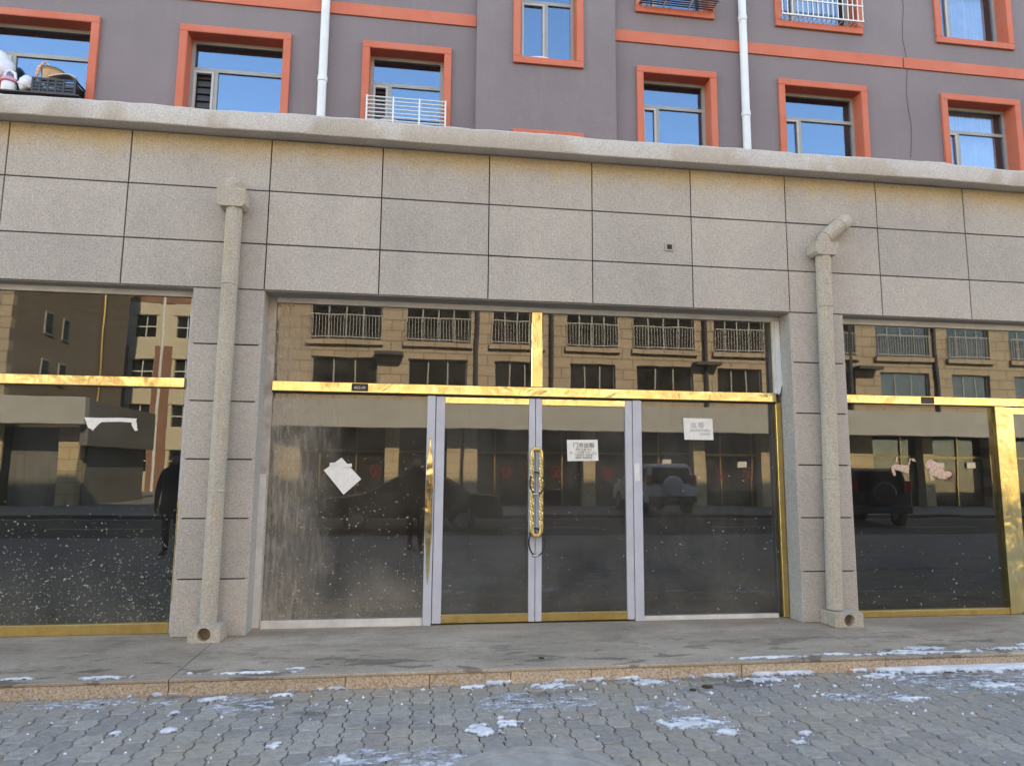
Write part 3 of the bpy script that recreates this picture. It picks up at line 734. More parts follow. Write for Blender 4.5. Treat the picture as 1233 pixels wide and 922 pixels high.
# ------------------------------------------------------------------ papers, locks and bits on the glass
def text_mesh(body, size, m, name, parent, loc, mirror=False, align='CENTER'):
    cu = bpy.data.curves.new(name, 'FONT'); cu.body = body; cu.size = size; cu.align_x = align; cu.fill_mode = 'BOTH'; cu.resolution_u = 2
    tmp = bpy.data.objects.new('tmp', cu); COL.objects.link(tmp)
    dg = bpy.context.evaluated_depsgraph_get(); me = bpy.data.meshes.new_from_object(tmp.evaluated_get(dg))
    bpy.data.objects.remove(tmp)
    me.name = name
    if mirror:
        for v in me.vertices: v.co.x *= -1
    o = link(name, me, None, parent, loc); me.materials.clear(); me.materials.append(MATS[m]); o.rotation_euler = (R(90), 0, 0)
    return o
def paper_sheet(name, label, cat, corners, y, m, curl=.004, group=None):
    """sheet with thickness and slightly lifted corners"""
    cx = sum(c[0] for c in corners)/len(corners); cz = sum(c[1] for c in corners)/len(corners)
    rt = thing(name, label, cat, (cx, y, cz), group)
    a, b, c, d = [Vector((p[0], 0, p[1])) for p in corners]; N = 6; mb = MB(); t = .0012; idx = {}
    for s in (0, 1):
        for i in range(N+1):
            for j in range(N+1):
                u, v = i/N, j/N; p = (a*(1-u)+b*u)*(1-v) + (d*(1-u)+c*u)*v
                lift = curl*((2*u-1)**2*(2*v-1)**2)
                idx[s, i, j] = len(mb.v); mb.v.append((p.x, y-lift-(t if s else 0), p.z))
    for i in range(N):
        for j in range(N):
            mb.f.append((idx[1,i,j], idx[1,i+1,j], idx[1,i+1,j+1], idx[1,i,j+1])); mb.f.append((idx[0,i,j], idx[0,i,j+1], idx[0,i+1,j+1], idx[0,i+1,j]))
    for i in range(N):
        for q in (0, N):
            mb.f.append((idx[0,i,q], idx[0,i+1,q], idx[1,i+1,q], idx[1,i,q])); mb.f.append((idx[0,q,i], idx[0,q,i+1], idx[1,q,i+1], idx[1,q,i]))
    mb.build('sheet', m, rt); return rt
GY = FY+.029
k1 = paper_sheet('paper_sheet', 'blank white paper taped askew on the dusty left pane', 'paper', [(.735, zz(-1.80)), (.887, zz(-1.66)), (.705, zz(-1.468)), (.552, zz(-1.583))], GY, 'paper')
for x, z in ((.635, -1.545), (.765, -1.555)): MB().prism([(x-.035, zz(z)), (x+.035, zz(z+.005)), (x+.033, zz(z+.035)), (x-.033, zz(z+.03))], GY-.008, GY-.0065).build('tape', 'tape', k1)
k2 = paper_sheet('notice', 'white rental notice with bold black writing and brown stains on the door', 'notice', [(2.803, zz(-1.478)), (3.105, zz(-1.472)), (3.098, zz(-1.272)), (2.797, zz(-1.278))], FY+.016, 'paper', .002)
def sub(o, parent): o.location = o.location - root_loc(parent); return o
ty = FY+.0116
sub(text_mesh('门市出租', .052, 'ink', 'heading', k2, (2.96, ty, zz(-1.345))), k2)
for i, (s, mm) in enumerate((('面积 位置 电话', 'brown_ink'), ('水电暖 齐全', 'brown_ink'), ('价格面议 有意者', 'brown_ink'), ('请拨打电话联系', 'ink'))):
    sub(text_mesh(s, .024, mm, 'line', k2, (2.96, ty, zz(-1.375-.026*i))), k2)
sub(text_mesh('10', .03, 'ink', 'line', k2, (2.835, ty, zz(-1.41))), k2)
sub(text_mesh('-02', .04, 'faded_ink', 'line', k2, (3.06, ty, zz(-1.415))), k2)
k3 = paper_sheet('notice', 'white paper notice with faint grey writing on the right pane', 'notice', [(3.975, zz(-1.258)), (4.275, zz(-1.258)), (4.268, zz(-1.048)), (3.967, zz(-1.045))], FY+.027, 'paper', .002)
ty = FY+.0226
sub(text_mesh('出 租', .06, 'faded_ink', 'heading', k3, (4.11, ty, zz(-1.135))), k3)
sub(text_mesh('临街商铺 价格面议', .026, 'faded_ink', 'line', k3, (4.14, ty, zz(-1.175))), k3)
sub(text_mesh('电话联系', .026, 'faded_ink', 'line', k3, (4.19, ty, zz(-1.21))), k3)
sub(text_mesh('A22-09', .034, 'paper', 'number', pl, (.85, FY-.0375, zz(-.842))), pl)
def torn(name, label, cat, pieces, mm, y):
    xs = [p[0] for q in pieces for p in q]; zs_ = [p[1] for q in pieces for p in q]
    rt = thing(name, label, cat, (sum(xs)/len(xs), y, zz(sum(zs_)/len(zs_))))
    r_ = random.Random(len(xs))
    for q in pieces:
        poly = []
        for (xa, za), (xb, zb) in zip(q, q[1:]+q[:1]):       # ragged torn edge
            for t in (0, .33, .66): poly.append((xa+(xb-xa)*t+r_.uniform(-.004, .004), zz(za+(zb-za)*t+r_.uniform(-.004, .004))))
        MB().prism(poly, y-.0015-r_.uniform(0, .002), y).build('scrap', mm, rt)
    return rt
torn('torn_poster', 'larger torn pink scrap of a poster left on the glass', 'poster', [[(6.501, -1.476), (6.542, -1.431), (6.569, -1.423), (6.599, -1.444), (6.646, -1.456), (6.686, -1.487), (6.705, -1.536), (6.755, -1.545), (6.795, -1.559), (6.782, -1.588), (6.735, -1.605), (6.73, -1.624), (6.644, -1.613), (6.598, -1.594), (6.532, -1.561), (6.55, -1.528), (6.509, -1.509)], [(6.542, -1.570), (6.558, -1.565), (6.59, -1.625), (6.552, -1.644)]], 'torn_poster', LY+.0325)
torn('torn_poster', 'smaller torn pink scrap of a poster with narrow strips left on the glass', 'poster', [[(6.123, -1.508), (6.161, -1.475), (6.317, -1.49), (6.32, -1.52), (6.306, -1.573), (6.27, -1.559), (6.157, -1.531), (6.174, -1.588), (6.143, -1.595), (6.126, -1.541)], [(6.168, -1.46), (6.187, -1.403), (6.206, -1.406), (6.185, -1.465)], [(6.307, -1.485), (6.333, -1.416), (6.345, -1.421), (6.325, -1.487)], [(6.351, -1.425), (6.385, -1.414), (6.395, -1.449), (6.362, -1.442)]], 'torn_poster', LY+.0325)
torn('paper_strip', 'white strip of paper with drooping torn ends on the left shop glass', 'paper', [[(-1.474, -1.146), (-1.046, -1.146), (-1.051, -1.176), (-1.031, -1.251), (-1.054, -1.262), (-1.09, -1.182), (-1.332, -1.181), (-1.396, -1.257), (-1.437, -1.233), (-1.458, -1.178)]], 'paper', LY+.0335)
def cable(zc, w, h, label):
    rt = thing('cable_lock', label, 'lock', (2.491, FY-.062, zz(zc)))
    pts = []
    for i in range(30):
        t = 2*math.pi*i/30; x = 2.491+w*math.sin(t); z = zz(zc)-h*(1-math.cos(t))*.5*(1.0 if True else 1)
        y = FY-.062 + (-.034 if math.sin(t*1.0+1.57) < .55 else .036)
        pts.append((x, y, z))
    MB().tube(pts, .0075, 6, closed=True).build('cable', 'black_rubber', rt, smooth=True)
    MB().lathe([(.004, -.03), (.011, -.028), (.011, .028), (.004, .03)], (2.475, FY-.10, zz(zc)-h), 10, 'X').build('clasp', 'chrome', rt, smooth=True)
cable(-1.585, .068, .20, 'black cable lock looped halfway up the gold door handles')
cable(-2.10, .074, .24, 'black cable lock hanging from the bottom of the gold door handles')

# things seen dimly inside the empty shop
o = MB().tube([(.20, .36, zz(-1.85)), (.44, .325, STEP+.012)], [.012, .014], 8).build('wooden_pole', 'pale_wood'); tag(o, 'thin wooden pole leaning inside the dusty left pane', 'pole')
rr = random.Random(21); m = MB()
for i in range(140):
    x = rr.uniform(.12, 1.4); y = .5+abs(rr.gauss(0, .35)); s = rr.uniform(.01, .05)
    hh = s*rr.uniform(.3, 1); a = rr.uniform(0, 3.14); c, s_ = math.cos(a), math.sin(a); l = s*rr.uniform(1, 3.2)
    q = [(x+c*u*l-s_*v*s, y+s_*u*l+c*v*s) for u, v in ((-1,-.6),(1,-.7),(.8,.6),(-.9,.7))]
    m.prism(q, STEP+.005, STEP+.005+hh+rr.uniform(0, .03), 'XY')
o = m.build('rubble', 'rubble'); tag(o, 'plaster rubble and wood scraps on the floor inside the left pane', 'rubble', kind='stuff')

# ------------------------------------------------------------------ upper building
UY = 4.5; UT = 19.4
flats = thing('apartment_building', 'mauve rendered apartment block with orange window surrounds above the shops', 'building', (0, UY, 0))
H1, B1 = 5.28, 3.62                      # opening of the first row above the lintel line
ROW = 2.90
wins1 = [(-5.42, -3.79), (-2.38, -.91), (.45, 1.67), (5.09, 6.31), (7.70, 9.18), (10.90, 12.30), (-8.3, -6.7), (13.7, 15.1)]
holes = []
for r_ in (0, 1):
    for a, b in wins1:
        holes.append((a, b, zz(B1+ROW*r_), zz(H1+ROW*r_)))
wm = MB()
wall_holes(wm, -30, 2.195, 0.0, UT, [h for h in holes if h[1] < 2.2], UY, .30)
wall_holes(wm, 4.575, 40, 0.0, UT, [h for h in holes if h[0] > 4.5], UY, .30)
wm.build('wall', 'mauve_stucco', flats)
SYW = UY-.13
wm = MB(); stair_holes = [(2.92, 3.89, zz(5.28), zz(6.95)), (2.92, 3.89, zz(2.38), zz(3.885))]
wall_holes(wm, 2.195, 4.575, 0.0, UT, stair_holes, SYW, .43)
wm.build('stair_bay', 'mauve_stucco', flats)
box('roof', 'roof_felt', flats, -30, 40, UY+.02, UY+11, UT-.2, UT)
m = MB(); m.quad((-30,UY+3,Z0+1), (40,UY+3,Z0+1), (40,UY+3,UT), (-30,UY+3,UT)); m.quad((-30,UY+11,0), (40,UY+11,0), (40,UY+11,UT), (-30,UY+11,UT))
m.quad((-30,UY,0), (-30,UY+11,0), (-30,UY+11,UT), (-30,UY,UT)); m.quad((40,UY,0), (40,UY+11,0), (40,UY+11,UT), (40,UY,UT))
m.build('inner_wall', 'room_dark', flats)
for r_ in (0, 1, 2, 3):
    z0, z1 = zz(5.83+ROW*r_), zz(6.04+ROW*r_)
    for a, b in ((-30, 2.193), (4.577, 10.06), (10.085, 40)):
        box('orange_band', 'orange_trim', flats, a, b, UY-.028, UY-.001, z0, z1, ch=.004)
def window(x0, x1, z0, z1, y, split=.27, left=True, screen=None, curtain=False, wall_y=UY):
    """orange surround, aluminium frame with transom and one casement, three panes"""
    t = .115; p = MB()
    yo = wall_y-.05; yi = wall_y+.20
    # surround: four bars standing proud of the wall and lining the reveal
    for a, b, c, d in ((x0-t, x1+t, z1, z1+t), (x0-t, x1+t, z0-t, z0), (x0-t, x0, z0, z1), (x1, x1+t, z0, z1)):
        p.bbox(a, b, yo, wall_y-.001, c, d, .006)
    q = .004
    p.box(x0, x0+q, yo+.006, yi, z0, z1); p.box(x1-q, x1, yo+.006, yi, z0, z1); p.box(x0+q, x1-q, yo+.006, yi, z1-q, z1); p.box(x0+q, x1-q, yo+.006, yi, z0, z0+q)
    w = p.build('window', 'orange_trim', flats)
    fx0, fx1, fz0, fz1 = x0+q, x1-q, z0+q, z1-q; f = .055
    zt = fz0+(fz1-fz0)*.705; xs = fx0+(fx1-fx0)*(split if left else 1-split)
    fb = MB()
    fb.box(fx0, fx1, yi, yi+.06, fz1-f, fz1); fb.box(fx0, fx1, yi, yi+.06, fz0, fz0+f); fb.box(fx0, fx0+f, yi, yi+.06, fz0+f, fz1-f); fb.box(fx1-f, fx1, yi, yi+.06, fz0+f, fz1-f)
    fb.box(fx0+f, fx1-f, yi+.001, yi+.059, zt-.03, zt+.03); fb.box(xs-.03, xs+.03, yi+.002, yi+.058, fz0+f, zt-.03)
    fb.build('frame', 'grey_alu', w)
    a, b = (fx0+f, xs-.03) if left else (xs+.03, fx1-f); c = .035
    sb = MB(); yz = yi-.012
    sb.box(a, b, yz, yz+.05, zt-.03-c, zt-.032); sb.box(a, b, yz, yz+.05, fz0+f, fz0+f+c); sb.box(a, a+c, yz, yz+.05, fz0+f+c, zt-.03-c); sb.box(b-c, b, yz, yz+.05, fz0+f+c, zt-.03-c)
    sb.build('casement', 'light_alu', w)
    for pi_, (pa, pb, pc, pd) in enumerate(((fx0+f, fx1-f, zt+.03, fz1-f), (fx0+f, xs-.03, fz0+f, zt-.03), (xs+.03, fx1-f, fz0+f, zt-.03))):
        if screen and pi_ == 1: continue
        pane('pane', 'glass_upper', w, pa, pb, pc, pd, yi+.025+rnd.uniform(0, .004))
    if screen:
        sc = MB(); n = 9
        for i in range(n):
            zc = fz0+f+(zt-fz0-f)*(i+.5)/n; sc.add([(a+c,yi+.085,zc-.055), (b-c,yi+.085,zc-.055), (b-c,yi+.115,zc+.05), (a+c,yi+.115,zc+.05), (a+c,yi+.090,zc-.057), (b-c,yi+.090,zc-.057), (b-c,yi+.120,zc+.048), (a+c,yi+.120,zc+.048)], [(0,1,2,3),(4,7,6,5),(0,4,5,1),(2,6,7,3),(0,3,7,4),(1,5,6,2)])
        sc.build('blind', 'blind', w)
    if curtain:
        cb = MB(); n = 90; x_a, x_b = fx0+.02, fx1-.12
        for i in range(n+1):
            x = x_a+(x_b-x_a)*i/n; yy = yi+.14+.03*math.sin(i*.95)+.012*math.sin(i*2.3+1)
            cb.v += [(x, yy, fz0), (x, yy, fz1), (x, yy+.004, fz0), (x, yy+.004, fz1)]
        for i in range(n):
            o = i*4; cb.f += [(o, o+4, o+5, o+1), (o+2, o+3, o+7, o+6), (o+1, o+5, o+7, o+3), (o, o+2, o+6, o+4)]
        cb.build('curtain', 'curtain', w, smooth=True)
    return w
WIN = {}
for r_ in (0, 1):
    for i, (a, b) in enumerate(wins1):
        WIN[r_, i] = window(a, b, zz(B1+ROW*r_), zz(H1+ROW*r_), UY, screen=(i in (1, 2) and r_ == 0), curtain=(i == 5 or (i == 4 and r_ == 1)))
for a, b, c, d in stair_holes: window(a, b, c, d, SYW, split=.5, wall_y=SYW)
# white railing across one window
m = MB(); y = UY-.12; x0, x1 = .44, 1.70
for k_ in range(9): m.tube([(x0, y, zz(4.385-.066*k_)), (x1, y, zz(4.385-.066*k_))], .011, 6)
for x in (x0, x0+.42, x0+.84, x1): m.box(x-.013, x+.013, y-.014, y+.014, zz(3.80), zz(4.40))
for x in (x0, x1): m.box(x-.01, x+.01, y+.014, UY, zz(3.86), zz(3.88)); m.box(x-.01, x+.01, y+.014, UY, zz(4.30), zz(4.32))
m.build('railing', 'rail_white', WIN[0, 2])
# cages on the row above
m = MB(); y = UY-.16; x0, x1 = 7.66, 9.22; zb = zz(6.56)
for i in range(17): x = x0+(x1-x0)*i/16; m.tube([(x, y, zb), (x, y, zb+1.3)], .009, 6)
for z in (zb, zb+.3, zb+.65, zb+1.3): m.box(x0-.012, x1+.012, y-.012, y+.012, z-.012, z+.012)
for i in range(17): x = x0+(x1-x0)*i/16; m.tube([(x, y, zb), (x, UY-.0, zb)], .008, 6)
m.build('guard', 'rail_white', WIN[1, 4])
m = MB(); x0, x1 = 5.02, 6.40; zb = zz(6.56); y = UY-.34
for k_ in range(9): m.tube([(x0, y, zb+.07*k_), (x1, y, zb+.07*k_)], .010, 6)
for x in (x0, x0+.46, x0+.92, x1): m.box(x-.012, x+.012, y-.012, y+.012, zb-.02, zb+.62); m.box(x-.01, x+.01, y+.012, UY, zb-.02, zb)
m.build('guard', 'rail_white', WIN[1, 3])
m = MB()
for k_ in range(5): m.box(x0, x1, y+.04+.055*k_, y+.065+.055*k_, zb-.005, zb+.005)
m.build('shelf', 'bar_dark', WIN[1, 3])
# white rain pipes
for x in (-.27, 6.92):
    p = MB().tube([(x, UY-.10, 4.6), (x+.0, UY-.10, 14)], .068, 16).build('rain_pipe', 'pvc_white', flats, smooth=True)
    for z in (zz(4.62), zz(6.42), zz(8.2)):
        MB().lathe([(.068, -.05), (.078, -.045), (.078, .04), (.068, .05)], (x, UY-.10, z), 16).build('coupling', 'pvc_white', p, smooth=True)
# thin crack and cable down the wall
MB().tube([(10.14+.03*math.sin(i*1.7)+rnd.uniform(-.008, .008), UY-.006, zz(7.4-.33*i)) for i in range(11)], .0035, 5).build('cable', 'bar_dark', flats)

# things crowded on the window ledge
ledge_z = zz(3.975)
box('ledge_rack', 'bar_dark', WIN[0, 0], -5.40, -3.80, UY-.22, UY+.19, ledge_z-.02, ledge_z)
def crate():
    c = thing('crate', 'black plastic crate on the cluttered window ledge', 'crate', (-4.16, UY-.06, ledge_z))
    x0, x1, y0, y1, h = -4.47, -3.85, UY-.20, UY+.12, .24
    m = MB()
    for z in (0, .05, .10, .15, .205):
        for a, b, c_, d in ((x0, x1, y0, y0+.012), (x0, x1, y1-.012, y1), (x0, x0+.012, y0, y1), (x1-.012, x1, y0, y1)): m.box(a, b, c_, d, ledge_z+z, ledge_z+z+.034)
    m.build('slats', 'black_plastic', c)
    for x in (x0+.0, x0+.10, x0+.21, x0+.32, x0+.43, x1-.03):
        for ya, yb in ((y0-.004, y0+.016), (y1-.016, y1+.004)): box('rib', 'black_plastic', c, x, x+.03, ya, yb, ledge_z, ledge_z+h)
    box('floor', 'black_plastic', c, x0+.012, x1-.012, y0+.012, y1-.012, ledge_z+.002, ledge_z+.01)
crate()
ct = ledge_z+.242
rt = thing('basin', 'tan basin standing on the black crate', 'basin', (-4.27, UY-.05, ct))
MB().lathe([(.125, 0), (.135, .02), (.15, .15), (.165, .165), (.165, .18), (.15, .175), (.12, .02)], (-4.27, UY-.05, ct), 24).build('bowl', 'basin_tan', rt, smooth=True)
MB().tube([(-4.27+.163*math.cos(t), UY-.05+.163*math.sin(t), ct+.178) for t in [2*math.pi*i/24 for i in range(24)]], .008, 6, closed=True).build('rim', 'leaf_dark', rt)
o = MB().tube([(-4.44, UY-.16, ct+.02), (-4.40, UY-.17, ct+.17), (-4.34, UY-.15, ct+.28), (-4.22, UY-.12, ct+.16)], [.022, .03, .02, .006], 8).build('wrapped_stick', 'torn_poster'); tag(o, 'stick wrapped in pale plastic leaning on the tan basin', 'stick')
m = MB(); N = 10; x0, x1 = -4.24, -3.86
for s in (0, 1):
    for i in range(N+1):
        for j in range(4):
            u = i/N; m.v.append((x0+(x1-x0)*u, UY-.22+.07*j, ct+.01+.06*math.sin(u*2.2+j*.2)-.14*max(0, u-.75)**1*(1+.3*j)+(.012 if s else 0)))
for i in range(N):
    for j in range(3):
        a = i*4+j; o_ = (N+1)*4; m.f += [(a, a+1, a+5, a+4), (a+o_, a+o_+4, a+o_+5, a+o_+1)]
for i in range(N):
    o_ = (N+1)*4
    for j in (0, 3): m.f.append((i*4+j, i*4+4+j, i*4+4+j+o_, i*4+j+o_))
o = m.build('newspaper', 'paper_old'); tag(o, 'sheaf of white paper drooping over the black crate', 'paper')
def blob(name, label, cat, c, r, m_, seed, sq=(1, 1, 1), knot=True):
    bm = bmesh.new(); bmesh.ops.create_icosphere(bm, subdivisions=3, radius=1); rb = random.Random(seed)
    ph = [rb.uniform(0, 6) for _ in range(6)]
    for v in bm.verts:
        p = v.co; k_ = 1+.10*math.sin(5*p.x+ph[0])*math.sin(4*p.y+ph[1])+.07*math.sin(9*p.z+ph[2]+4*p.x)+.05*math.sin(13*p.y+ph[3])
        if knot and p.z > .75: k_ *= 1+.9*(p.z-.75)/.25*.5
        v.co = Vector((p.x*r*sq[0]*k_, p.y*r*sq[1]*k_, p.z*r*sq[2]*k_))
        if knot and p.z > .8: v.co.x *= .45; v.co.y *= .45
        if p.z < -.6: v.co.z = max(v.co.z, -.6*r*sq[2]*1.0)
    me = bpy.data.meshes.new(name); bm.to_mesh(me); bm.free(); me.polygons.foreach_set('use_smooth', [True]*len(me.polygons))
    o = link(name, me, m_, None, c); return tag(o, label, cat)
blob('plastic_bag', 'small knotted white plastic bag between the crate and the jug', 'bag', (-4.58, UY-.12, ledge_z+.15), .11, 'bag_white', 1, (1.05, .8, .95))
rt = thing('bucket', 'red bucket stuffed with a knotted white plastic bag', 'bucket', (-5.02, UY-.0, ledge_z))
MB().lathe([(.10, 0), (.105, .01), (.13, .24), (.138, .245), (.138, .26), (.128, .258), (.10, .03)], (-5.02, UY-.0, ledge_z), 22).build('pail', 'red_plastic', rt, smooth=True)
blob('plastic_bag', 'large knotted white plastic bag sitting in the red bucket', 'bag', (-5.02, UY-.0, ledge_z+.40), .20, 'bag_white', 2, (.95, .8, 1.1))
rt = thing('jug', 'white jug with a pink lid on the window ledge', 'jug', (-4.82, UY-.12, ledge_z))
MB().lathe([(.085, 0), (.098, .02), (.098, .13), (.085, .15)], (-4.82, UY-.12, ledge_z), 22).build('body', 'white_plastic', rt, smooth=True)
MB().lathe([(.09, .0), (.115, .012), (.112, .045), (.07, .085), (.05, .09)], (-4.82, UY-.12, ledge_z+.151), 22).build('lid', 'pink_plastic', rt, smooth=True)
MB().tube([(-4.89, UY-.12, ledge_z+.22), (-4.875, UY-.12, ledge_z+.32), (-4.82, UY-.12, ledge_z+.35), (-4.75, UY-.12, ledge_z+.31), (-4.735, UY-.12, ledge_z+.21)], .022, 10).build('handle', 'white_plastic', rt, smooth=True)
box('label_patch', 'blue_plastic', rt, -4.85, -4.78, UY-.15, UY-.13, ledge_z+.235, ledge_z+.30, ch=.004)
blob('bundle', 'pale cloth bundle behind the white window railing', 'cloth', (.80, UY-.03, zz(3.99)), .13, 'cloth', 3, (1.6, .6, .7), False)
blob('bundle', 'small white cloth heap at the right end of the white railing', 'cloth', (1.28, UY-.03, zz(3.94)), .10, 'bag_white', 5, (1.7, .6, .7), False)
blob('cloth_roll', 'white cloth lying on the orange sill of the stair window', 'cloth', (3.26, SYW-.01, zz(5.29)), .05, 'bag_white', 8, (3.2, .7, .5), False)

# ------------------------------------------------------------------ snow left along the step
def value_noise(x, y, seed):
    xi, yi = np.floor(x).astype(int), np.floor(y).astype(int); fx, fy = x-xi, y-yi
    fx = fx*fx*(3-2*fx); fy = fy*fy*(3-2*fy)
    def h(a, b):
        n = (a*374761393 + b*668265263 + seed*1442695041) & 0xffffffff
        n = ((n ^ (n >> 13))*1274126177) & 0xffffffff
        return ((n ^ (n >> 16)) & 0xffff)/65535.0
    return (h(xi, yi)*(1-fx)+h(xi+1, yi)*fx)*(1-fy) + (h(xi, yi+1)*(1-fx)+h(xi+1, yi+1)*fx)*fy
def fbm(x, y, seed, o=4):
    s = 0; a = .5; t = 0
    for k_ in range(o): s = s+a*value_noise(x*2**k_+17*k_, y*2**k_+5*k_, seed+k_); t += a; a *= .55
    return s/t
def field_mesh(name, m, x0, x1, y0, y1, res, z, func, hmax):
    nx, ny = int((x1-x0)/res), int((y1-y0)/res)
    X, Y = np.meshgrid(np.linspace(x0, x1, nx), np.linspace(y0, y1, ny), indexing='ij')
    F = func(X, Y)
    Hh = hmax*np.tanh(np.clip(F, 0, None)*2.2)
    keep = F > 0
    cell = keep[:-1, :-1] | keep[1:, :-1] | keep[:-1, 1:] | keep[1:, 1:]
    used = np.zeros(keep.shape, bool); ii, jj = np.nonzero(cell)
    for a, b in ((0,0),(1,0),(0,1),(1,1)): used[ii+a, jj+b] = True
    idx = -np.ones(keep.shape, int); idx[used] = np.arange(used.sum())
    thick = np.where(keep, F, 0.0)[used]
    V = np.stack([X[used], Y[used], z+np.where(keep, Hh, -.006)[used]], -1)
    Fs = np.stack([idx[ii, jj], idx[ii+1, jj], idx[ii+1, jj+1], idx[ii, jj+1]], -1)
    me = bpy.data.meshes.new(name); me.from_pydata(V.tolist(), [], Fs.tolist()); me.polygons.foreach_set('use_smooth', [True]*len(me.polygons))
    at = me.attributes.new('thick', 'FLOAT', 'POINT'); at.data.foreach_set('value', thick.astype(np.float32))
    return link(name, me, m)
def ell(X, Y, L, warp=.30, seed=1, fr=7):
    N = fbm(X*fr, Y*fr*1.5, seed, 5)-.5
    F = np.full(X.shape, -9.0)
    for cx, cy, rx, ry, k_ in L:
        d = 1-np.sqrt(((X-cx)/rx)**2+((Y-cy)/ry)**2)
        F = np.maximum(F, d*k_ + N*warp*4*np.clip(1.2-abs(d), .3, 1))
    return F
# bank against the kerb: thick on the right, broken on the left
def bank(X, Y):
    d = (SY+.0)-Y
    wid = .004 + .075*np.clip(fbm(X*3.1, X*0, 4)-.40, 0, 1)*2 + .075*np.clip((X-4.4)/1.2, 0, 1) + .04*np.clip((X-2.0), 0, .6)
    gate = fbm(X*1.7+3, X*0+.5, 9) - np.where(X < 1.9, .57, np.where(X < 4.6, .40, .3))
    wid = np.where(gate > 0, wid, wid*np.clip(1+gate*14, 0, 1)-.01)
    return (wid-d)/.05 + (fbm(X*14, Y*20, 6)-.5)*2.2
patches = [(2.02, -1.40, .20, .06, .8), (1.93, -1.33, .16, .05, .8), (6.3, -1.38, .55, .07, .7)]
o = field_mesh('snow', 'snow', -2.2, 9.0, -1.46, SY+.004, .009, 0.0, bank, .026); tag(o, 'white snow bank melting along the foot of the step', 'snow', kind='stuff')
def crumbs(X, Y):
    f = fbm(X*15, Y*19, 31, 5)-.765+.04*np.clip((X-4)/3, -1, 1) + .03*np.clip((Y+1.8)*1.5, -1, 1)
    P = ell(X, Y, [(.10, -1.30, .13, .035, 1), (.55, -1.265, .07, .02, 1), (-.05, -1.55, .03, .03, 1), (2.35, -1.27, .17, .05, 1), (1.78, -1.23, .10, .03, 1), (3.07, -1.27, .16, .05, 1), (3.9, -1.30, .2, .04, .8), (4.85, -1.30, .2, .06, .9),
        (1.80, -2.02, .10, .07, .9), (1.95, -1.93, .08, .04, .9), (4.66, -1.80, .12, .05, .9), (3.64, -2.29, .035, .04, 1), (3.05, -2.06, .16, .07, .7), (3.22, -2.21, .09, .03, .8), (.66, -2.12, .03, .04, .9), (3.55, -2.40, .05, .03, .9), (5.5, -1.6, .15, .06, .8), (1.05, -2.34, .05, .04, .8), (.02, -1.83, .05, .03, .9), (-.25, -1.86, .03, .03, .9)], .9, 3, 24)
    return np.maximum(f*9, P)
o = field_mesh('snow_patches', 'snow', -1.8, 7.2, -2.95, SY-.004, .011, 0.0, crumbs, .013); tag(o, 'crumbs and small lumps of old snow on the paving', 'snow', kind='stuff')
def ice(X, Y):
    return ell(X, Y, [(2.03, -1.56, .20, .15, 1), (2.36, -1.60, .20, .10, .9), (1.30, -2.38, .36, .17, 1), (.28, -1.42, .22, .14, 1), (5.35, -1.42, .6, .13, .9), (6.2, -1.38, .7, .16, 1), (5.6, -1.62, .5, .10, .7), (6.7, -1.6, .5, .14, .8), (4.4, -1.70, .25, .07, .7), (-.55, -1.3, .35, .08, .8), (2.98, -1.75, .14, .10, .8), (3.1, -2.05, .2, .12, .8)], .34, 8, 9)
o = field_mesh('ice', 'thin_ice', -1.8, 7.8, -2.95, SY-.01, .012, .0005, ice, .0035); tag(o, 'thin trodden ice frozen over the paving joints', 'ice', kind='stuff')
def step_snow(X, Y):
    return ell(X, Y, [(-.62, -1.11, .20, .03, .9), (-.10, -1.075, .02, .01, 1), (.30, -1.10, .34, .022, 1), (.60, -1.03, .09, .015, .8), (4.05, -1.11, .33, .028, 1), (4.62, -1.08, .16, .03, 1), (5.3, -1.11, .6, .03, 1), (5.42, -.99, .16, .05, 1), (5.2, -1.05, .22, .02, .8), (6.1, -1.06, .3, .03, .8), (6.7, -1.10, .3, .03, .9), (6.35, -.96, .1, .02, .8), (-1.2, -1.08, .14, .02, .9)], .5, 14, 22)
o = field_mesh('step_snow', 'snow', -2.2, 8.2, SY-.002, -.8, .009, STEP, step_snow, .014); tag(o, 'flat strips of snow lying on the front edge of the step', 'snow', kind='stuff')
# bits of litter
def leaf(label, x, y, z, s, m_, seed, cat='litter', name='litter'):
    r_ = random.Random(seed); n = 9
    poly = [(x+s*math.cos(2*math.pi*i/n)*r_.uniform(.6, 1.2), y+s*.7*math.sin(2*math.pi*i/n)*r_.uniform(.6, 1.2)) for i in range(n)]
    o = MB().prism(poly, z, z+s*.35, 'XY').build(name, m_); return tag(o, label, cat)
leaf('small orange brick chip lying in the kerb snow', 4.62, -1.25, .02, .026, 'brick_red_litter', 1)
leaf('dark leaf lying on the paving below the step', 3.42, -1.42, .002, .035, 'leaf_dark', 2)
leaf('small dark scrap beside the leaf on the paving', 3.30, -1.47, .002, .025, 'leaf_dark', 3)
leaf('dark scrap on the bare middle of the step', 2.34, -.95, STEP+.001, .022, 'leaf_dark', 4)
leaf('tiny yellow green plastic scrap on the kerb face foot', 3.53, -1.215, .034, .016, 'basin_tan', 6)

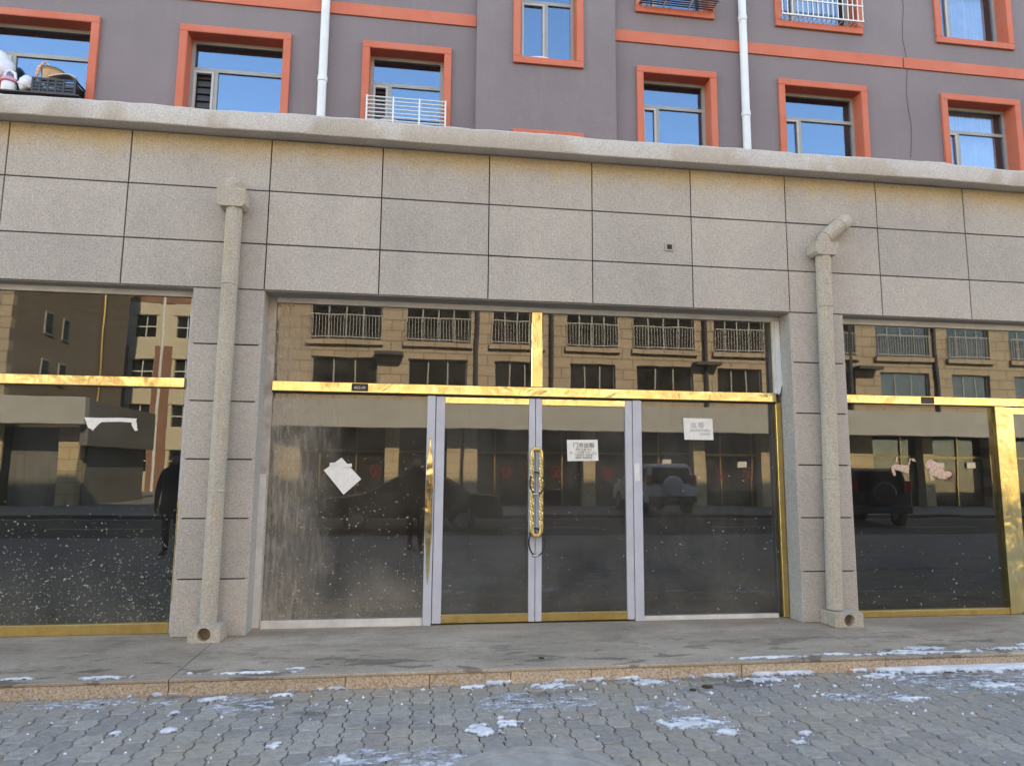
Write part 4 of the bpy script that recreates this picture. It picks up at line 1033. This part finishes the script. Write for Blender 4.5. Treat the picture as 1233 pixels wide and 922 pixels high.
rr = random.Random(55)
for nm, mm, cnt, lab in (('grit', 'rubble', 420, 'fine grit and crumbs of dirt scattered over the paving'), ('snow_crumbs', 'paper', 230, 'tiny loose crumbs of snow scattered over the paving')):
    m = MB()
    for i in range(cnt):
        x = rr.uniform(-2.0, 7.5); y = SY-.02-abs(rr.gauss(0, .75)); r_ = abs(rr.gauss(0, .004))+.0025
        if y < -3: continue
        v_ = [(x+r_*rr.uniform(.5, 1.3)*math.cos(a), y+r_*rr.uniform(.5, 1.3)*math.sin(a), -.002) for a in (0, 1.3, 2.5, 3.8, 5.1)]
        m.add(v_+[(x, y, r_*rr.uniform(.7, 1.3))], [(0,1,5), (1,2,5), (2,3,5), (3,4,5), (4,0,5), (4,3,2,1,0)])
    tag(m.build(nm, mm), lab, nm.split('_')[0], kind='stuff')

# ------------------------------------------------------------------ other side of the street (seen in the panes)
OY = -21.6
B = thing('apartment_building', 'tan stone apartment block with railed balconies, seen mirrored in the shop glass', 'building', (20, OY, 0))
bays = [(-3.1, -.2), (.8, 3.5), (4.4, 6.6), (7.64, 9.9), (10.6, 13.4), (14.3, 16.6)]
bays = bays + [(a+21.2, b+21.2) for a, b in bays]
hol = []
for a, b in bays: hol += [(a+.12, b-.12, 4.75, 6.05), (a, b, 6.75, 9.0)]
wm = MB(); wall_holes(wm, -4.3, 45, 4.0, 18, hol, OY, -.3); wm.build('wall', 'tan_stone', B)
wm = MB().box(-4.3, 45, OY-11, OY-3, 0, 18).build('core', 'room_dark', B)
box('end_wall', 'tan_stone_side', B, -4.3, -4.0, OY-11, OY-.3, 0, 18)
for a, b in bays:
    sl_ = box('balcony_slab', 'tan_stone', B, a-.1, b+.1, OY+.002, OY+.16, 6.55, 6.76)
    m = MB()
    m.tube([(a, OY+.12, 7.76), (b, OY+.12, 7.76)], .028, 6); m.tube([(a, OY+.12, 6.84), (b, OY+.12, 6.84)], .022, 6)
    n = int((b-a)/.125)
    for i in range(n+1): x = a+(b-a)*i/n; m.box(x-.009, x+.009, OY+.111, OY+.129, 6.84, 7.76)
    m.build('railing', 'light_alu', sl_)
    for (xa, xb, za, zb, nm) in ((a+.12, b-.12, 4.75, 6.05, 3), (a, b, 6.75, 9.0, 4)):
        m = MB(); f = .06
        m.box(xa, xb, OY-.2, OY-.14, zb-f, zb); m.box(xa, xb, OY-.2, OY-.14, za, za+f)
        for i in range(nm+1):
            x = xa+(xb-xa-f)*i/nm; m.box(x, x+f, OY-.199, OY-.141, za+f, zb-f)
        w = m.build('window', 'grey_alu', B)
        pane('pane', 'glass_far', w, xa+.01, xb-.01, za+.02, zb-.02, OY-.17)
        if rnd.random() < .6:
            xc = rnd.uniform(xa+.2, xb-1.0); hh = rnd.uniform(.3, .9)*(zb-za)
            box('blind', rnd.choice(('curtain', 'blind', 'cream_wall')), w, xc, xc+rnd.uniform(.4, .9), OY-.29, OY-.27, zb-hh, zb-.03)
        if nm == 3:
            for xc, ww in ((xa+.12, .35), (xb-.45, .35)):
                if rnd.random() < .75:
                    m = MB()
                    for i in range(12): m.box(xc+ww*i/12, xc+ww*(i+.8)/12, OY-.32-.02*(i % 2), OY-.3-.02*(i % 2), za, zb)
                    m.build('curtain', 'curtain', w)
for x in (3.75, 6.95, 13.85, 17.4, 20.6, 24.9, 35):
    MB().tube([(x, OY+.1, 4.2), (x, OY+.1, 18)], .09, 8).build('rain_pipe', 'bar_dark', B)
for x in (.3, 14.0, 21.5, 35.2): box('ledge', 'bar_dark', B, x-.75, x+.42, OY+.002, OY+.55, 6.10, 6.24); 
# arcade of shops at street level
arc = thing('shop_arcade', 'projecting shop arcade with pale fascia, seen mirrored in the shop glass', 'building', (20, -21.3, 0))
box('fascia', 'fascia_grey', arc, -4.3, 45, -21.2, -20.9, 3.13, 4.22, ch=.02)
box('roof', 'roof_felt', arc, -4.3, 45, OY-.0+.002, -21.201, 3.9, 4.0)
box('soffit', 'fascia_grey', arc, -4.3, 45, -22.6, -21.201, 3.3, 3.4)
for x, w in ((.35, .55), (2.9, .55), (3.6, .55), (8.7, .55), (10.75, .5), (13.65, .55), (16.8, .55), (20.9, 1.9), (24.6, .5), (28, .6), (32, .6), (36, .6), (40, .6), (-3.7, .8)):
    box('pillar', 'pillar_stone', arc, x-w/2, x+w/2, -22.5, -22.02, 0, 3.3)
m = MB(); m.box(-4.3, 45, -22.75, -22.7, 0, 3.3); m.build('back_wall', 'room_dark', arc)
pane('glass_pane', 'glass_far', arc, -3.2, 45, .1, 3.2, -22.52)
m = MB()
for x in [i*1.45-2.6 for i in range(32)]: m.box(x, x+.06, -22.49, -22.45, 0, 3.2)
m.box(-3.2, 45, -22.495, -22.455, 2.2, 2.3)
m.build('shopfront_frame', 'gold_dull', arc)
for i, x in enumerate((-1.6, -.3, 1.4, 2.1, 5.2, 6.1, 7.3, 9.6, 14.8, 16.1, 22.6, 26.0)):
    m = MB(); z = 1.45; r_ = .22
    m.tube([(x+r_*math.cos(t), -22.44, z+r_*math.sin(t)) for t in [2*math.pi*k_/16 for k_ in range(16)]], .016, 5, closed=True)
    m.tube([(x-.15, -22.43, z+.15), (x+.15, -22.43, z-.35)], .018, 5); m.tube([(x+.15, -22.42, z+.15), (x-.15, -22.42, z-.35)], .018, 5)
    m.build('door_wreath', 'red_ribbon', arc)
for x, z in ((12.1, 1.75), (15.6, 1.7), (25.3, 1.75), (26.9, 1.75)): box('door_sign', 'paper', arc, x, x+.42, -22.44, -22.43, z, z+.26)
# end building on the left and the lane beside it
A = thing('apartment_building', 'brown gable end of the next block across the street, beside a lane', 'building', (-16, OY, 0))
wm = MB(); wall_holes(wm, -30, -14.2, 3.6, 18, [(-18, -15.2, 4.7, 6.1), (-18, -15.2, 7.3, 9)], OY, -.3); wm.build('wall', 'tan_stone', A)
box('gable', 'tan_stone_side', A, -14.6, -14.2, -32, OY-.3, 0, 18); box('core', 'room_dark', A, -30, -14.7, -32, OY-1.5, 0, 17.9)
for y in (-24.2, -25.6):
    for z in (5.0, 7.0):
        w = box('window', 'grey_alu', A, -14.21, -14.15, y-.28, y+.28, z, z+.95); box('pane', 'glass_far', w, -14.149, -14.14, y-.22, y+.22, z+.06, z+.89)
MB().tube([(-14.1, -29, 0), (-14.1, -29, 18)], .06, 8).build('rain_pipe', 'gold_dull', A)
box('shop_fascia', 'fascia_grey', A, -30, -11.0, -21.3, -20.9, 3.05, 4.1, ch=.02); box('shop_fascia', 'grey_side', A, -11.3, -11.0, -28, -21.301, 2.3, 4.0)
box('shop_wall', 'grey_side', A, -14.1, -11.4, -28, -22.3, 0, 3.0); box('pillar', 'pillar_stone', A, -12.2, -11.5, -22.29, -21.8, 0, 3.0); box('pillar', 'pillar_stone', A, -15.6, -14.2, -22.29, -21.8, 0, 3.0)
box('shop_back', 'room_dark', A, -30, -14.2, -22.6, -22.3, 0, 3.0)
# cream and red block at the end of the lane
D = thing('apartment_building', 'cream and red brick block closing the lane, mirrored in the left pane', 'building', (-14, -40, 0))
hol = [(x, x+1.3, 1.2+2.9*k_, 2.6+2.9*k_) for x in (-19.6, -17.0, -14.4, -11.8, -9.2) for k_ in range(6)]
wm = MB(); wall_holes(wm, -21.5, -4, 0, 19, hol, -40, -.3); wm.build('wall', 'cream_wall', D)
for k_ in range(6): 
    for x in (-19.6, -17.0, -14.4, -11.8, -9.2):
        box('panel', 'cream_wall', D, x-.2, x+1.5, -39.99, -39.93, 2.65+2.9*k_, 3.9+2.9*k_)
        w = MB().box(x, x+1.3, -40.16, -40.1, 1.85+2.9*k_, 1.92+2.9*k_).box(x+.62, x+.68, -40.165, -40.105, 1.2+2.9*k_, 2.6+2.9*k_).build('window', 'rail_white', D)
        pane('pane', 'glass_far', w, x, x+1.3, 1.2+2.9*k_, 2.6+2.9*k_, -40.2)
for x in (-21.2, -18.25, -15.65, -13.05, -10.45, -7.85): box('brick_pier', 'red_brick', D, x, x+1.05, -39.995, -39.9, 0, 9.3)
box('brick_band', 'red_brick', D, -21.5, -4, -39.995, -39.9, 12.2, 14.0)
box('core', 'room_dark', D, -21.4, -4.1, -47, -41, 0, 18.9)
for x in (-15.2, -12.4, -17.8): MB().tube([(x, -39.8, 0), (x, -39.8, 19)], .09, 8).build('rain_pipe', 'pvc_white', D)

# ------------------------------------------------------------------ parked cars
def car(name, label, loc, rotz, paint, suv):
    rt = thing(name, label, 'car', loc); rt.rotation_euler = (0, 0, rotz)
    if suv: side = [(-2.1, .42), (-2.12, .95), (-2.05, 1.05), (-1.92, 1.68), (-1.70, 1.76), (.25, 1.74), (.55, 1.68), (1.15, 1.12), (2.05, .98), (2.18, .8), (2.18, .42)]; wd = .88
    else: side = [(-2.3, .40), (-2.34, .72), (-2.28, .95), (-1.55, 1.02), (-.95, 1.38), (-.5, 1.45), (.35, 1.44), (1.15, 1.0), (2.1, .86), (2.28, .68), (2.28, .38)]; wd = .87
    belt = 1.08 if suv else .96; m = MB(); n = len(side)
    lay = [(-1, .0), (-1.0, .0), (0, 0)]
    secs = []
    for y, tuck in ((-wd, 1), (-wd+.07, 0), (wd-.07, 0), (wd, 1)):
        ring = []
        for x, z in side:
            yy = y
            if z > belt: yy = y*(1-.20*(z-belt)/.7)
            k_ = .985 if tuck else 1.0
            ring.append((x*k_, yy, (z-.4)*(.96 if tuck else 1)+.4))
        secs.append(ring)
    for s in secs: m.v += s
    for a in range(3):
        for i in range(n): m.f.append((a*n+i, a*n+(i+1)%n, (a+1)*n+(i+1)%n, (a+1)*n+i))
    m.f.append(tuple(range(n))); m.f.append(tuple(range(3*n, 4*n)))
    def loc_build(mb, nm, mt, par, smooth=False):
        return link(nm, mb.mesh(nm, smooth=smooth), mt, par)
    body = loc_build(m, 'body', paint, rt, True)
    ww = wd*.80
    if suv:
        loc_build(MB().add([(-2.075, -ww, 1.10), (-2.075, ww, 1.10), (-1.955, ww*.92, 1.62), (-1.955, -ww*.92, 1.62), (-2.09, -ww, 1.10), (-2.09, ww, 1.10), (-1.972, ww*.92, 1.62), (-1.972, -ww*.92, 1.62)], [(0,1,2,3),(4,7,6,5),(0,4,5,1),(1,5,6,2),(2,6,7,3),(3,7,4,0)]), 'rear_window', 'car_glass', body)
        t = MB().lathe([(.30, -.10), (.35, -.06), (.36, .0), (.35, .06), (.30, .09), (.02, .10)], (-2.24, -.0, 1.0), 26, 'X'); loc_build(t, 'spare_wheel', paint, rt, True)
        sw = [[(-1.75, 1.12), (-1.7, 1.6), (-.75, 1.62), (-.75, 1.12)], [(-.65, 1.12), (-.65, 1.62), (.3, 1.6), (.85, 1.12)]]
        lights = (.78, 1.02, 1.38)
    else:
        loc_build(MB().add([(-1.52, -ww, 1.045), (-1.52, ww, 1.045), (-.98, ww*.88, 1.375), (-.98, -ww*.88, 1.375), (-1.53, -ww, 1.06), (-1.53, ww, 1.06), (-.985, ww*.88, 1.392), (-.985, -ww*.88, 1.392)], [(0,3,2,1),(4,5,6,7),(0,1,5,4),(1,2,6,5),(2,3,7,6),(3,0,4,7)]), 'rear_window', 'car_glass', body)
        sw = [[(-1.2, 1.0), (-.78, 1.36), (-.35, 1.39), (-.35, 1.0)], [(-.27, 1.0), (-.27, 1.39), (.3, 1.38), (.9, 1.0)]]
        lights = (.66, .74, .92)
    for poly in sw:
        for sgn in (-1, 1):
            mb = MB(); y_ = lambda z: sgn*(wd*(1-.20*max(0, z-belt)/.7)+.004)
            mb.v = [(x, y_(z), z) for x, z in poly] + [(x, y_(z)-sgn*.02, z) for x, z in poly]; mb.f = [(0,1,2,3), (7,6,5,4), (0,4,5,1), (1,5,6,2), (2,6,7,3), (3,7,4,0)]
            loc_build(mb, 'side_window', 'car_glass', body)
    for sgn in (-1, 1):
        xr = -2.13 if suv else -2.345
        loc_build(MB().bbox(xr-.01, xr+.12, sgn*lights[0]-.09, sgn*lights[0]+.09, lights[1], lights[2], .015), 'tail_light', 'tail_red', body)
        loc_build(MB().bbox(2.08, 2.20, sgn*.66-.16, sgn*.66+.16, .70, .86, .02), 'headlight', 'lamp_glass', body)
        loc_build(MB().bbox(.82, .98, sgn*(wd+.10)-.09, sgn*(wd+.10)+.09, belt-.02, belt+.12, .03), 'mirror', paint, body)
    loc_build(MB().bbox((-2.22 if suv else -2.40), (-2.10 if suv else -2.27), -wd*.96, wd*.96, .42, .66, .03), 'bumper', 'bar_dark' if suv else paint, rt)
    loc_build(MB().box((-2.235 if suv else -2.412), (-2.221 if suv else -2.402), -.22, .22, .50, .62), 'license_plate', 'blue_plastic', rt)
    r_ = .36 if suv else .32
    for x in (-1.35, 1.38):
        for sgn in (-1, 1):
            w = loc_build(MB().lathe([(r_*.6, -.11), (r_*.96, -.11), (r_, -.08), (r_, .08), (r_*.96, .11), (r_*.6, .11)], (x, sgn*(wd-.08), r_), 24, 'Y'), 'wheel', 'black_rubber', rt, True)
            loc_build(MB().lathe([(r_*.62, -.112), (r_*.6, -.118), (r_*.2, -.10), (r_*.2, .10), (r_*.6, .118), (r_*.62, .112)], (x, sgn*(wd-.08), r_), 16, 'Y'), 'rim', 'chrome', w, True)
    return rt
car('suv', 'pale grey off-road car with rear spare wheel parked nose-in across the street', (10.1, -18.2, 0), R(-90), 'car_white', True)
car('sedan', 'black saloon car parked across the street', (1.25, -12.2, -.12), R(180), 'car_black', False)
car('suv', 'dark blue off-road car parked across the street by the right shop', (15.7, -14.6, -.12), R(-78), 'car_blue', True)

# ------------------------------------------------------------------ people standing in the street (seen only in the panes)
def person(name, label, loc, rotz, coat, shooting):
    rt = thing(name, label, 'person', loc); rt.rotation_euler = (0, 0, rotz)
    V, E_, Rr = [], [], []
    def v(p, r, parent=None):
        V.append(p); Rr.append(r); i = len(V)-1
        if parent is not None: E_.append((parent, i))
        return i
    pel = v((0, 0, .95), .155); wst = v((0, .0, 1.10), .145, pel); chest = v((0, -.01, 1.30), .165, wst); sh = v((0, 0, 1.44), .10, chest)
    nk = v((0, 0, 1.51), .055, sh); jw = v((0, .025, 1.575), .075, nk); hd = v((0, .012, 1.66), .092, jw); tp = v((0, .0, 1.735), .065, hd)
    def arm(s):
        if shooting: el_, wr = (s*.30, .10, 1.16), (s*.10, .30, 1.42)
        else: el_, wr = (s*.27, -.02, 1.12), (s*.26, .06, .87)
        a = v((s*.17, 0, 1.41), .075, sh); b = v(el_, .058, a); c = v(wr, .036, b)
        d = Vector(wr)-Vector(el_); d.normalize()
        if shooting: d = Vector((-s*.25, .45, .85)).normalized()
        side_ = Vector((-s, 0, .2)).normalized() if not shooting else Vector((-s*.9, .3, 0)).normalized()
        p0 = Vector(wr)+d*.05; pm = v(p0, .030, c)
        nrm = d.cross(side_).normalized()
        for q, ln in ((-.028, .060), (-.010, .072), (.010, .070), (.028, .058)):
            k1_ = v(p0+d*.045+nrm*q, .0095, pm); k2_ = v(p0+d*(.045+ln*.5)+nrm*q+side_*.008, .0085, k1_); v(p0+d*(.045+ln*.8)+nrm*q+side_*.032, .0075, k2_)
        t1 = v(p0+side_*.03-nrm*.03*s, .0105, pm); v(p0+side_*.05+d*.03-nrm*.04*s, .0085, t1)
    arm(-1); arm(1)
    for s in (-1, 1):
        hp = v((s*.09, 0, .88), .105, pel); kn = v((s*.10, .02, .50), .068, hp); an = v((s*.10, -.02, .10), .048, kn); hl = v((s*.10, .03, .055), .048, an); v((s*.115, .17, .035), .035, hl)
    me = bpy.data.meshes.new('body'); me.from_pydata([tuple(p) for p in V], E_, [])
    o = link('body', me, coat, rt)
    o.modifiers.new('skin', 'SKIN')
    for i, r_ in enumerate(Rr): me.skin_vertices[0].data[i].radius = (r_, r_*.86 if i < 4 else r_)
    me.skin_vertices[0].data[0].use_root = True
    sd = o.modifiers.new('sub', 'SUBSURF'); sd.levels = 2; sd.render_levels = 2
    sd.use_limit_surface = True
    cm = MB(); n_ = 28; prof_ = [(.215, .70), (.225, .78), (.205, .95), (.20, 1.12), (.215, 1.30), (.20, 1.40), (.12, 1.47), (.085, 1.53)]
    for q_, (r_, z_) in enumerate(prof_):
        for k_ in range(n_):
            t = 2*math.pi*k_/n_; w_ = 1+.025*math.sin(5*t+q_*1.3)+.02*math.sin(9*t-q_)
            cm.v.append((r_*w_*math.cos(t), r_*.72*w_*math.sin(t), z_))
    for q_ in range(len(prof_)-1):
        for k_ in range(n_): cm.f.append((q_*n_+k_, q_*n_+(k_+1) % n_, (q_+1)*n_+(k_+1) % n_, (q_+1)*n_+k_))
    link('coat', cm.mesh('coat', smooth=True), coat, rt)
    h = bmesh.new(); bmesh.ops.create_icosphere(h, subdivisions=3, radius=1)
    for q in h.verts: q.co = Vector((q.co.x*.094, q.co.y*.108+.002-(.03 if q.co.y > .2 and q.co.z < .25 else 0), 1.672+q.co.z*.112))
    hm = bpy.data.meshes.new('hair'); h.to_mesh(hm); h.free(); link('hair', hm, 'hair', rt)
    f = bmesh.new(); bmesh.ops.create_icosphere(f, subdivisions=3, radius=1)
    for q in f.verts: q.co = Vector((q.co.x*.076, .045+q.co.y*.072+(.018 if abs(q.co.x) < .18 and -.35 < q.co.z < .15 and q.co.y > .5 else 0)-(.006 if .12 < abs(q.co.x) < .55 and .1 < q.co.z < .35 and q.co.y > .4 else 0), 1.625+q.co.z*.098))
    fm = bpy.data.meshes.new('face'); f.to_mesh(fm); f.free(); link('face', fm, 'skin', rt)
    return rt
person('person', 'person in a dark coat holding up a phone, mirrored in the middle shopfront', (1.386, -6.52, 0), 0, 'coat_black', True)
person('person', 'person in a dark coat with arms hanging, mirrored in the left pane', (-2.72, -6.0, 0), 0, 'coat_navy', False)
ph = thing('phone', 'black phone held up in front of the face', 'phone', (1.386, -6.20, 1.484))
box('case', 'black_plastic', ph, 1.31, 1.462, -6.206, -6.198, 1.447, 1.521, ch=.003); box('screen', 'car_glass', ph, 1.314, 1.458, -6.2075, -6.2062, 1.451, 1.517)
